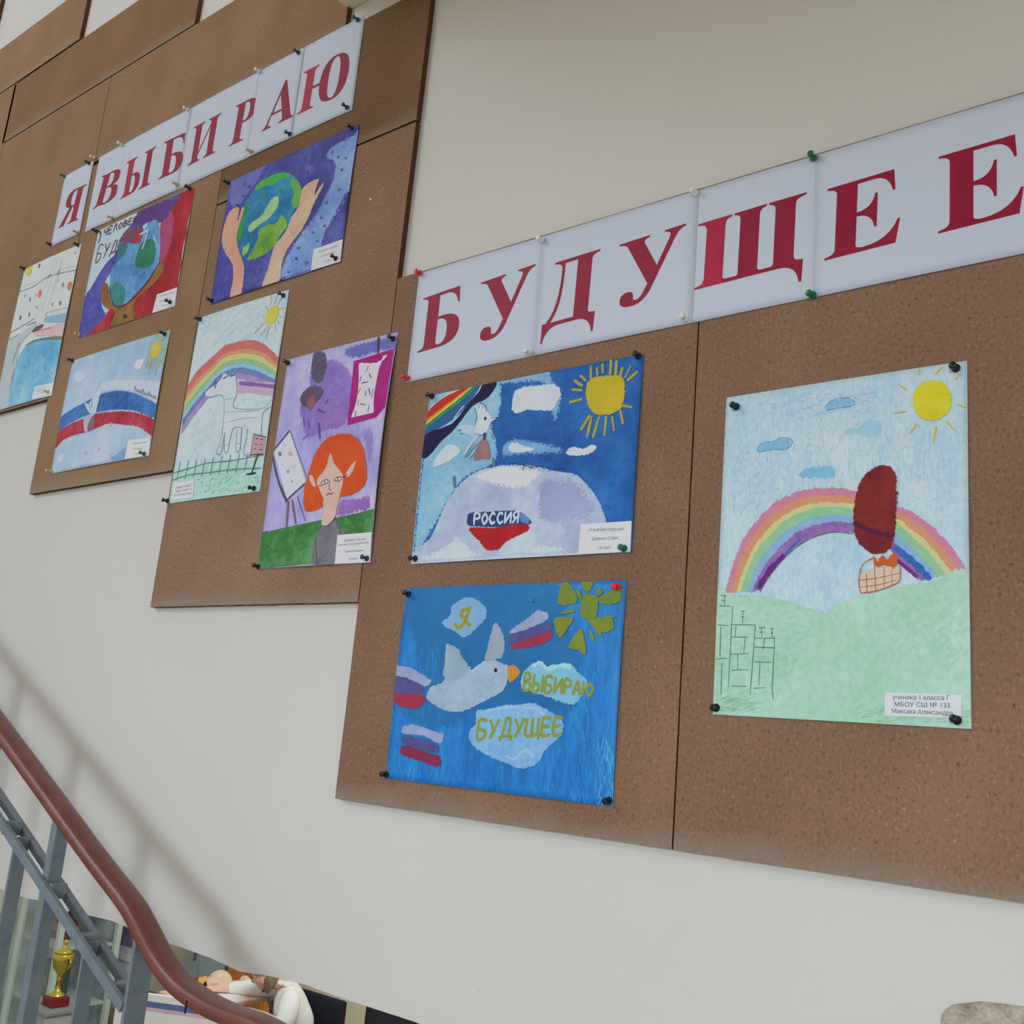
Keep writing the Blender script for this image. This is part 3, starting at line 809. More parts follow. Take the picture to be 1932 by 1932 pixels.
# ---- hot air balloon and rainbow -------------------------------------------------
def balloon_drawing():
    k = 0.77
    S = Sheet('childs_drawing', 'crayon drawing of a dark red hot air balloon before a rainbow over green hills', 'drawing', (-.616, .059, -.311, .477), (1320, 660, 3.45), DG, k=k, amp=.003)
    S.paper(paint((168, 200, 222), (188, 212, 228), (205, 220, 232), sc=16, st=(2.2, .7), k=k, fine=.5, name='blue_crayon_sky'))
    B = lambda x, y: (x, y+1311)
    hatch(S, 'crayon_flecks', plain((170, 202, 222), .8, k), 200, (200, 260, 1720, 900), math.pi/2, 60, 5)
    hatch(S, 'crayon_flecks', plain((146, 186, 210), .8, k), 60, (230, 420, 1700, 1150), math.pi*.62, 20, 6, .6)
    hatch(S, 'crayon_flecks', plain((176, 204, 226), .8, k), 90, (480, 1270, 1080, 1660), -math.pi*.28, 80, 5)
    hatch(S, 'crayon_flecks', plain((158, 188, 206), .8, k), 110, (420, 300, 1180, 470), -.25, 46, 4, .6)
    hatch(S, 'crayon_flecks', plain((150, 186, 208), .8, k), 90, (240, 650, 900, 1150), -.9, 40, 4, .4)
    cl = paint((120, 180, 212), (140, 194, 220), sc=60, k=k); cl2 = paint((150, 198, 220), (165, 205, 224), sc=60, k=k)
    S.poly([(955, 580), (1000, 530), (1060, 530), (1120, 480), (1210, 490), (1215, 570), (1130, 600), (1050, 575)], cl2, 'cloud')
    S.poly([(845, 400), (880, 365), (940, 340), (1000, 340), (1040, 375), (1000, 395), (920, 405), (860, 420)], cl, 'cloud')
    S.poly([(410, 660), (440, 630), (510, 620), (560, 595), (620, 600), (635, 630), (590, 670), (500, 670), (420, 685)], cl, 'cloud')
    S.poly([(680, 850), (690, 810), (750, 780), (850, 770), (910, 800), (915, 850), (800, 860)], cl, 'cloud', jit=.0006)
    S.strokes([[(410, 660), (440, 630), (510, 620), (560, 595), (620, 600), (635, 630), (590, 670), (500, 670), (420, 685), (410, 660)], [(845, 400), (880, 365), (940, 340), (1000, 340), (1040, 375), (1000, 395), (920, 405), (860, 420)]], 5, plain((95, 150, 185), .8, k), 'cloud_outline')
    cr = lambda a, b: paint(a, b, sc=70, st=(1, 1), k=k, fine=.55, lo=.3, hi=.72)
    outer = [(205, 1600), (250, 1430), (330, 1240), (480, 1060), (640, 960), (830, 920), (1040, 945), (1330, 1040), (1500, 1140), (1650, 1290), (1765, 1450)]
    inner = [(425, 1590), (470, 1510), (540, 1420), (650, 1310), (770, 1240), (900, 1205), (1040, 1215), (1200, 1260), (1310, 1370), (1390, 1450), (1470, 1525)]
    rainbow(S, outer, inner, [(.17, cr((212, 112, 132), (196, 150, 180))), (.34, cr((218, 138, 96), (206, 158, 130))), (.46, cr((212, 202, 120), (200, 205, 160))),
                              (.64, cr((128, 190, 130), (165, 205, 170))), (.80, cr((118, 165, 205), (160, 190, 220))), (1.0, cr((128, 72, 150), (165, 140, 195)))])
    S.strokes([[(430, 1540), (520, 1440), (600, 1340), (690, 1250)], [(400, 1560), (450, 1500), (500, 1440)]], 16, plain((52, 112, 180), .8, k), 'blue_crayon_line', wob=.5)
    S.strokes([[(425, 1560), (500, 1440), (580, 1360)]], 34, plain((108, 40, 128), .8, k), 'purple_crayon_line', wob=.5)
    S.strokes([[(1310, 1310), (1420, 1400), (1520, 1500)]], 42, plain((55, 105, 178), .8, k), 'blue_crayon_line', wob=.4)
    S.strokes([[(1290, 1370), (1370, 1430), (1440, 1490)]], 26, plain((112, 50, 130), .8, k), 'purple_crayon_line', wob=.4)
    S.strokes([[(430, 1590), (470, 1520), (540, 1425), (650, 1315), (770, 1243), (900, 1207), (1030, 1217)]], 4, plain((92, 80, 90), .8, k), 'pencil_line')
    g = paint((158, 204, 172), (174, 212, 188), (188, 220, 200), sc=14, st=(1, .8), ang=.6, k=k, fine=.45, name='green_crayon_hill')
    g2 = paint((150, 200, 166), (170, 210, 186), (184, 218, 198), sc=18, st=(.8, 1.2), k=k, fine=.45, name='green_crayon_hill')
    S.poly([B(100, 290), B(250, 292), B(430, 300), B(600, 330), B(760, 385), B(860, 415), B(900, 600), B(700, 1200), B(100, 1200)], g2, 'hill')
    S.poly([B(480, 1100), B(640, 760), B(860, 415), B(1000, 330), B(1150, 285), B(1340, 235), B(1550, 205), B(1850, 180), B(1850, 1200), B(1200, 1260), B(600, 1200)], g, 'hill')
    hatch(S, 'crayon_flecks', plain((140, 198, 154), .8, k), 60, (1050, 1311+1020, 1780, 1311+1120), -.2, 60, 8, .4)
    hatch(S, 'crayon_flecks', plain((146, 198, 160), .8, k), 50, (140, 1311+960, 380, 1311+1050), -.2, 60, 8, .4)
    hatch(S, 'crayon_flecks', plain((160, 206, 176), .8, k), 90, (1100, 1311+380, 1760, 1311+860), -.9, 60, 7, .4)
    L = [[(253, 370), (240, 600), (222, 900)], [(168, 370), (240, 370)], [(155, 490), (225, 497)], [(175, 505), (170, 690)], [(140, 710), (215, 707)], [(182, 740), (175, 938)], [(240, 490), (400, 492)], [(400, 495), (385, 700), (365, 940)],
         [(275, 500), (268, 568)], [(240, 570), (350, 570)], [(335, 575), (325, 672)], [(240, 680), (355, 676)], [(285, 680), (285, 780)], [(248, 783), (355, 780)], [(245, 885), (340, 888)], [(395, 578), (522, 578)], [(460, 580), (450, 650)],
         [(390, 635), (525, 640)], [(525, 570), (518, 720), (508, 900), (515, 970)], [(395, 730), (500, 733)], [(430, 735), (422, 880)], [(390, 900), (465, 897)], [(200, 300), (200, 360)], [(175, 300), (210, 305)], [(180, 330), (205, 340)],
         [(320, 400), (317, 480)], [(308, 403), (332, 403)], [(303, 440), (327, 440)], [(440, 510), (442, 570)], [(425, 510), (465, 510)], [(430, 540), (455, 538)], [(508, 515), (508, 570)], [(495, 515), (520, 518)], [(500, 545), (515, 545)]]
    S.strokes([[B(*p) for p in l] for l in L], 5, plain((96, 118, 112), .8, k), 'pencil_building', smooth=False)
    S.oval((1540, 355), 133, 136, paint((212, 196, 36), (226, 212, 60), sc=40, k=k, name='yellow_crayon'), 'sun', n=28, jit=.0006)
    S.strokes([[(1290, 438), (1372, 426)], [(1395, 570), (1440, 510)], [(1548, 625), (1565, 525)], [(1635, 490), (1683, 548)], [(1320, 250), (1375, 290)], [(1450, 145), (1455, 190)], [(1560, 185), (1600, 140)], [(1685, 220), (1720, 180)], [(1705, 380), (1755, 400)]], 8, plain((205, 190, 70), .8, k), 'sun_rays')
    S.poly([(1215, 770), (1280, 785), (1318, 860), (1325, 960), (1318, 1100), (1305, 1230), (1270, 1320), (1190, 1355), (1120, 1330), (1060, 1270), (1035, 1180), (1030, 1080), (1045, 970), (1075, 880), (1130, 810)], paint((92, 34, 44), (122, 38, 40), (138, 48, 42), sc=26, st=(1, .8), k=k, fine=.4, name='dark_red_crayon'), 'balloon')
    S.strokes([[(1045, 1150), (1130, 1190), (1220, 1220), (1290, 1230)]], 30, plain((84, 32, 62), .8, k), 'balloon_band')
    S.poly([B(1080, 170), B(1165, 135), B(1240, 118), B(1330, 130), B(1336, 200), B(1290, 235), B(1180, 275), B(1090, 288), B(1074, 240)], paint((210, 188, 162), (218, 198, 176), sc=60, k=k), 'basket')
    bk = plain((176, 112, 68), .8, k)
    S.strokes([[B(1085, 288), B(1074, 240), B(1078, 165), B(1090, 115), B(1120, 85), B(1165, 62)], [B(1085, 288), B(1180, 275), B(1300, 232), B(1335, 200), B(1338, 110)]], 7, bk, 'basket_outline')
    S.strokes([[B(1080, 205), B(1200, 190), B(1332, 160)], [B(1080, 250), B(1200, 235), B(1310, 205)], [B(1120, 165), B(1125, 280)], [B(1170, 60), B(1180, 275)], [B(1235, 120), B(1235, 255)], [B(1285, 125), B(1285, 235)]], 5, bk, 'basket_weave')
    S.poly([(1160, 1360), (1175, 1335), (1192, 1385), (1218, 1340), (1250, 1380), (1288, 1340), (1318, 1325), (1328, 1400), (1300, 1448), (1250, 1425), (1190, 1438), (1165, 1432)], paint((196, 80, 32), (208, 104, 52), sc=60, k=k), 'flame', smooth=False)
    S.slip([B(1237, 928), B(1735, 942), B(1728, 1092), B(1236, 1078)], [('ученика 1 класса Г', B(1288, 972), B(1655, 978), 30, True), ('МБОУ СШ № 133', B(1300, 1018), B(1655, 1026), 30, True), ('Максака Александра', B(1283, 1060), B(1675, 1076), 30, False)])
balloon_drawing()

# ---- blue painting of a dove -----------------------------------------------------
def blue_dove():
    k = 0.74
    S = Sheet('childs_drawing', 'blue painting of a white dove with small flags and yellow lettering in clouds', 'drawing', (-1.175, -.067, -.755, .233), (700, 1080, 3.715), DG, k=k, amp=.005)
    S.lean = .11
    S.paper(paint((18, 92, 160), (30, 122, 192), (52, 150, 214), sc=11, st=(2.6, .55), k=k, fine=.35, lo=.3, hi=.72, rough=.5, name='blue_gouache', spec=.4))
    mid = paint((32, 104, 160), (44, 118, 172), sc=9, k=k, rough=.55, fine=.2)
    S.poly([(300, 130), (900, 85), (1350, 75), (1500, 560), (1780, 620), (1500, 700), (1480, 1000), (850, 990), (500, 1130), (250, 1000), (420, 830), (330, 470), (250, 300)], mid, 'brushed_ground', jit=.002)
    hatch(S, 'brush_marks', plain((40, 134, 202), .55, k), 90, (190, 480, 560, 1400), math.pi*.5, 110, 7, .2)
    hatch(S, 'brush_marks', plain((44, 140, 206), .55, k), 110, (1450, 700, 1760, 1580), math.pi*.5, 120, 8, .25)
    hatch(S, 'brush_marks', plain((26, 112, 184), .55, k), 120, (200, 1250, 1700, 1560), math.pi*.5, 110, 9, .3)
    hatch(S, 'brush_marks', plain((84, 164, 214), .55, k), 40, (1640, 1150, 1740, 1620), math.pi*.5, 90, 8, .3)
    pale = paint((118, 164, 200), (134, 178, 210), sc=22, k=k, rough=.55)
    S.poly([(545, 355), (600, 310), (610, 250), (680, 195), (740, 180), (810, 210), (865, 270), (860, 330), (800, 400), (710, 470), (640, 430), (570, 400)], pale, 'cloud', jit=.0006)
    must = paint((138, 142, 42), (160, 152, 50), sc=60, k=k, rough=.55, name='mustard_gouache')
    must2 = paint((126, 146, 66), (148, 152, 60), sc=60, k=k, rough=.55, name='mustard_gouache')
    S.strokes([[(742, 255), (728, 310), (716, 350), (735, 378), (748, 378)], [(728, 268), (694, 280), (680, 312), (708, 325), (728, 312)], [(712, 335), (690, 385), (660, 398), (640, 372)]], 27, must, 'painted_lettering')
    white = paint((140, 166, 186), (160, 180, 198), (172, 190, 206), sc=14, st=(1, 1), k=k, rough=.55, name='white_gouache')
    S.poly([(440, 880), (470, 810), (560, 770), (590, 690), (745, 665), (755, 690), (830, 635), (900, 605), (965, 640), (1015, 660), (1020, 740), (990, 830), (920, 880), (820, 930), (740, 970), (640, 990), (540, 965), (460, 915)], white, 'dove')
    S.poly([(560, 740), (568, 640), (570, 540), (590, 505), (668, 545), (700, 610), (745, 668), (730, 720), (650, 770)], paint((136, 162, 176), (156, 178, 190), sc=20, st=(2, .6), k=k, rough=.55), 'dove_wing', sub=3)
    S.poly([(845, 620), (862, 560), (890, 440), (925, 355), (975, 430), (998, 515), (985, 600), (940, 622), (880, 640)], paint((146, 158, 174), (160, 172, 186), sc=20, st=(2, .6), k=k, rough=.55), 'dove_wing', sub=3)
    S.oval((930, 695), 11, 15, plain((18, 26, 40), .5, k), 'dove_eye')
    S.poly([(1012, 680), (1060, 662), (1100, 705), (1070, 752), (1025, 775)], paint((192, 132, 44), (204, 148, 60), sc=60, k=k), 'dove_beak')
    S.poly([(1100, 790), (1115, 720), (1170, 655), (1240, 630), (1300, 670), (1390, 640), (1470, 660), (1510, 710), (1570, 760), (1560, 830), (1530, 880), (1470, 940), (1380, 920), (1270, 880), (1180, 850), (1120, 840)], paint((112, 176, 200), (132, 190, 210), sc=20, k=k, rough=.55), 'cloud', jit=.0005)
    S.strokes([[(1190, 665), (1240, 645), (1290, 685), (1370, 665), (1450, 670)]], 30, plain((164, 204, 214), .55, k), 'cloud_highlight', wob=.4)
    S.hand_text('ВЫБИРАЮ', (1125, 836), (1600, 870), 118, 78, 23, must2, 'painted_lettering', gap=.28)
    S.poly([(735, 1170), (750, 1100), (790, 1060), (790, 980), (880, 960), (1000, 930), (1100, 930), (1190, 910), (1260, 950), (1330, 990), (1400, 1050), (1395, 1130), (1330, 1210), (1270, 1260), (1230, 1340), (1130, 1385), (1050, 1370), (980, 1340), (880, 1300), (800, 1250)], paint((108, 160, 204), (128, 178, 214), (146, 190, 220), sc=16, k=k, rough=.55), 'cloud', jit=.0007)
    S.strokes([[(1000, 1290), (1060, 1310), (1130, 1250), (1190, 1290)], [(860, 980), (960, 960), (1060, 950)], [(1120, 960), (1210, 960), (1300, 1030)]], 22, plain((150, 190, 218), .55, k), 'cloud_highlight', wob=.4)
    S.hand_text('БУДУЩЕЕ', (800, 1172), (1390, 1138), 125, 110, 26, must2, 'painted_lettering', gap=.26)
    fw = paint((140, 152, 186), (160, 172, 204), sc=26, k=k, rough=.55); fp = paint((74, 74, 128), (92, 92, 146), sc=26, k=k, rough=.55)
    fr = paint((150, 44, 66), (162, 56, 78), sc=26, k=k, rough=.55); fr2 = paint((128, 42, 70), (140, 50, 78), sc=26, k=k, rough=.55)
    for a, b, c, rr in (
        ([(1015, 440), (1060, 390), (1150, 330), (1230, 260), (1250, 285), (1290, 295), (1290, 345), (1170, 405), (1070, 440), (1025, 447)],
         [(1015, 455), (1100, 430), (1200, 392), (1312, 352), (1325, 385), (1310, 430), (1170, 475), (1030, 520)],
         [(1030, 532), (1060, 505), (1180, 465), (1300, 418), (1325, 440), (1320, 480), (1230, 525), (1120, 545), (1040, 552)], fr),
        ([(200, 690), (230, 660), (330, 675), (450, 740), (485, 780), (440, 812), (400, 795), (310, 755), (205, 728)],
         [(200, 725), (290, 738), (420, 798), (428, 850), (330, 864), (195, 855)],
         [(195, 860), (290, 852), (400, 857), (435, 880), (430, 925), (370, 965), (270, 955), (190, 905)], fr),
        ([(268, 1100), (300, 1070), (380, 1070), (500, 1115), (568, 1135), (560, 1190), (520, 1206), (430, 1155), (280, 1138)],
         [(260, 1180), (280, 1140), (400, 1160), (520, 1210), (530, 1268), (440, 1260), (300, 1220)],
         [(258, 1225), (290, 1210), (420, 1255), (530, 1285), (545, 1340), (510, 1370), (400, 1330), (265, 1285)], fr2)):
        S.poly(b, fp, 'flag_stripe'); S.poly(a, fw, 'flag_stripe'); S.poly(c, rr, 'flag_stripe')
    sun = paint((96, 130, 60), (118, 136, 48), (132, 140, 40), sc=16, k=k, rough=.55, name='olive_yellow_gouache')
    S.poly([(1520, 180), (1580, 150), (1640, 190), (1640, 260), (1620, 330), (1560, 345), (1515, 310)], sun, 'sun')
    for r in ([(1385, 80), (1425, 78), (1490, 170), (1480, 235), (1350, 235)], [(1520, 80), (1600, 75), (1590, 135), (1540, 152)], [(1630, 195), (1730, 130), (1800, 90), (1800, 210), (1700, 245), (1640, 225)],
              [(1380, 285), (1490, 255), (1490, 290), (1390, 310)], [(1340, 325), (1475, 320), (1470, 350), (1400, 450), (1370, 475), (1340, 400)], [(1430, 540), (1490, 430), (1530, 405), (1565, 590), (1500, 560)],
              [(1560, 335), (1620, 330), (1785, 300), (1740, 335), (1755, 400), (1700, 435), (1670, 430), (1672, 485), (1610, 410)], [(1570, 420), (1600, 420), (1622, 500), (1600, 505)], [(1480, 150), (1500, 120), (1530, 190), (1515, 205)], [(1620, 130), (1650, 110), (1675, 150), (1630, 185)], [(1650, 290), (1700, 265), (1725, 285), (1680, 305)]):
        S.poly(r, sun, 'sun_ray', sub=2)
    S.oval((1175, 205), 30, 24, plain((52, 122, 170), .6, k), 'paint_spot'); S.oval((470, 396), 3, 13, plain((14, 24, 44), .6, k), 'paint_spot')
blue_dove()

# ---- dove over a white planet ----------------------------------------------------
def planet_dove():
    k = 0.72
    S = Sheet('childs_drawing', 'painting of a large yellow sun, dove and white planet with a tricolour reading РОССИЯ', 'drawing', (-1.171, .272, -.750, .563), (770, 660, 4.025), DG, k=k, amp=.006)
    S.lean = .1
    S.paper(paint((22, 74, 140), (34, 96, 168), (58, 122, 190), sc=9, st=(1, .9), k=k, fine=.3, lo=.3, hi=.7, rough=.6, name='deep_blue_watercolour'))
    lb = paint((112, 166, 196), (138, 186, 208), (164, 202, 216), sc=10, k=k, fine=.3, name='pale_blue_watercolour')
    S.poly([(150, 365), (560, 270), (720, 240), (765, 300), (760, 500), (700, 600), (745, 760), (710, 900), (500, 1000), (350, 1200), (200, 1450), (20, 1680), (20, 1000)], lb, 'pale_sky', jit=.001)
    S.poly([(640, 255), (880, 215), (1110, 180), (1160, 270), (1230, 330), (1210, 480), (1170, 590), (1130, 520), (1080, 300), (880, 290), (760, 300)], paint((150, 190, 212), (104, 156, 200), sc=12, k=k, fine=.3), 'pale_sky', jit=.001)
    S.poly([(760, 790), (790, 720), (900, 690), (1060, 720), (1230, 760), (1220, 820), (1050, 830), (860, 840), (770, 850)], paint((96, 150, 196), (128, 176, 208), sc=14, k=k, fine=.3), 'pale_sky', jit=.001)
    c = lambda a, b: paint(a, b, sc=40, k=k)
    wt = c((198, 206, 214), (208, 214, 218))
    S.poly([(200, 470), (300, 385), (410, 295), (450, 290), (320, 400), (200, 500)], wt, 'rainbow_band', sub=3)
    S.poly([(190, 490), (300, 392), (450, 288), (512, 283), (400, 390), (190, 548)], c((176, 44, 36), (196, 62, 40)), 'rainbow_band', sub=3)
    S.poly([(188, 548), (400, 390), (505, 283), (522, 281), (410, 398), (186, 570)], c((206, 118, 40), (214, 140, 50)), 'rainbow_band', sub=3)
    S.poly([(186, 568), (410, 396), (520, 281), (540, 280), (422, 404), (184, 590)], c((206, 190, 60), (212, 200, 80)), 'rainbow_band', sub=3)
    S.poly([(184, 588), (422, 404), (540, 280), (572, 275), (440, 424), (180, 622)], c((52, 128, 74), (70, 148, 90)), 'rainbow_band', sub=3)
    S.poly([(180, 620), (440, 424), (570, 275), (606, 268), (500, 440), (380, 560), (176, 668)], c((40, 86, 136), (54, 104, 150)), 'rainbow_band', sub=3)
    S.strokes([[(200, 668), (340, 606)], [(400, 540), (470, 450)], [(560, 380), (605, 290)]], 9, wt, 'rainbow_gap')
    S.poly([(170, 668), (380, 586), (500, 440), (595, 330), (615, 262), (722, 240), (700, 330), (640, 400), (540, 450), (440, 580), (380, 650), (300, 720), (215, 822), (150, 838)], c((30, 26, 62), (40, 34, 72)), 'rainbow_band', sub=3)
    S.poly([(840, 430), (855, 345), (930, 300), (1050, 285), (1170, 290), (1218, 350), (1180, 440), (1135, 495), (960, 490), (890, 515), (840, 490)], wt, 'cloud', jit=.0005)
    S.poly([(820, 790), (830, 740), (880, 725), (940, 750), (1022, 770), (1000, 800), (880, 812)], wt, 'cloud')
    S.poly([(1255, 800), (1300, 755), (1380, 772), (1440, 742), (1490, 755), (1480, 790), (1400, 830), (1270, 832)], wt, 'cloud')
    S.poly([(240, 900), (260, 830), (330, 760), (380, 735), (460, 770), (440, 820), (350, 880), (260, 915)], c((190, 208, 216), (205, 216, 220)), 'cloud', jit=.0006)
    S.poly([(60, 1660), (220, 1440), (330, 1210), (450, 1040), (560, 955), (700, 908), (800, 892), (1000, 900), (1200, 945), (1330, 970), (1420, 1050), (1500, 1160), (1560, 1330), (1600, 1700)], paint((150, 164, 196), (172, 184, 206), (194, 206, 218), sc=7, k=k, fine=.25, name='lavender_watercolour'), 'planet', jit=.0004)
    S.poly([(560, 985), (640, 930), (740, 898), (850, 893), (980, 908), (1100, 950), (1040, 1010), (960, 1075), (840, 1088), (700, 1062)], paint((206, 210, 222), (214, 218, 226), sc=20, k=k), 'planet_highlight', jit=.0006)
    S.poly([(1060, 1000), (1200, 985), (1330, 1010), (1440, 1120), (1490, 1250), (1330, 1330), (1050, 1330), (1030, 1150)], paint((146, 158, 192), (160, 172, 204), sc=10, k=k, fine=.2), 'planet_shading', jit=.001)
    S.poly([(330, 1500), (420, 1420), (500, 1480), (640, 1570), (900, 1570), (1050, 1480), (1340, 1540), (1340, 1580), (120, 1640), (180, 1560)], paint((188, 204, 212), (200, 212, 220), sc=12, k=k), 'planet_highlight', jit=.001)
    yel = paint((186, 166, 36), (200, 180, 50), sc=26, k=k, name='yellow_gouache'); yr = paint((158, 150, 64), (180, 166, 74), sc=40, k=k)
    S.strokes([[(1435, 155), (1435, 235)], [(1480, 170), (1485, 215)], [(1520, 140), (1525, 195)], [(1585, 105), (1580, 210)], [(1625, 115), (1620, 215)], [(1670, 165), (1655, 225)], [(1730, 155), (1695, 230)], [(1780, 195), (1715, 255)], [(1360, 225), (1395, 260)], [(1315, 262), (1370, 300)], [(1300, 330), (1365, 335)], [(1285, 425), (1365, 405)],
               [(1430, 530), (1370, 630)], [(1445, 540), (1415, 685)], [(1500, 545), (1460, 685)], [(1555, 540), (1545, 670)], [(1600, 540), (1615, 635)], [(1660, 490), (1680, 580)], [(1680, 450), (1740, 462)]], 25, yr, 'sun_rays', taper=True)
    S.poly([(1400, 300), (1440, 240), (1550, 215), (1660, 225), (1697, 280), (1695, 400), (1660, 480), (1570, 525), (1480, 520), (1420, 460), (1400, 380)], yel, 'sun')
    S.poly([(430, 590), (570, 602), (610, 660), (560, 740), (470, 850), (500, 760), (540, 690), (460, 650)], c((172, 192, 208), (188, 204, 216)), 'dove_wing')
    S.poly([(565, 600), (582, 540), (560, 470), (605, 420), (652, 480), (692, 530), (755, 522), (750, 545), (692, 572), (672, 625), (640, 672), (570, 662)], c((196, 206, 216), (206, 214, 222)), 'dove', sub=3)
    S.poly([(555, 868), (570, 790), (600, 722), (640, 690), (670, 732), (690, 820), (680, 862), (620, 856)], c((146, 104, 104), (160, 120, 116)), 'dove_bag')
    S.oval((643, 548), 10, 13, plain((34, 38, 52), .6, k), 'dove_eye')
    dk = plain((86, 96, 116), .7, k)
    S.strokes([[(560, 470), (575, 520), (565, 600)], [(590, 470), (600, 430), (640, 450), (652, 490)], [(605, 425), (620, 470)], [(690, 545), (755, 535)], [(570, 662), (610, 672), (645, 665)], [(430, 635), (465, 635)], [(445, 660), (470, 660)], [(690, 670), (705, 700)], [(700, 640), (715, 680)], [(640, 650), (640, 690)], [(480, 850), (560, 720)], [(500, 840), (580, 740)], [(530, 850), (580, 790)]], 5, dk, 'pencil_line')
    S.strokes([[(640, 665), (636, 700)]], 26, plain((70, 66, 76), .7, k), 'bag_knot')
    S.strokes([[(710, 860), (715, 900)], [(408, 990), (412, 1055)]], 32, plain((92, 120, 140), .7, k), 'pencil_shading')
    S.poly([(505, 1290), (530, 1250), (620, 1245), (780, 1240), (900, 1245), (980, 1300), (985, 1345), (800, 1368), (600, 1365), (508, 1352)], c((38, 60, 108), (50, 76, 124)), 'flag_stripe')
    S.poly([(910, 1250), (980, 1300), (985, 1342), (915, 1330)], c((84, 128, 184), (100, 144, 196)), 'flag_stripe')
    S.poly([(505, 1365), (600, 1360), (700, 1370), (850, 1345), (980, 1345), (975, 1390), (900, 1430), (800, 1480), (740, 1540), (650, 1540), (600, 1480), (550, 1430)], c((164, 28, 36), (178, 38, 44)), 'flag_stripe')
    S.hand_text('РОССИЯ', (560, 1345), (895, 1332), 80, 78, 18, plain((196, 206, 220), .6, k), 'painted_lettering', gap=.3)
    # pencilled cursive along the planet
    cur = []; x = 830
    for i in range(30):
        y = 885+(x-830)*.135
        cur.append((x, y+random.uniform(-12, 12))); x += 14
    S.strokes([cur, [(940, 905), (932, 940)], [(1010, 890), (990, 930)], [(1140, 915), (1125, 945)]], 5, plain((52, 60, 84), .7, k), 'pencil_writing')
    S.slip([(1365, 1345), (1745, 1318), (1730, 1560), (1340, 1568)], [('« Я выбираю будущее»', (1415, 1398), (1688, 1388), 22, True), ('Дубинина София', (1445, 1464), (1640, 1456), 22, False), ('3 В класс', (1485, 1532), (1588, 1527), 22, False)])
planet_dove()

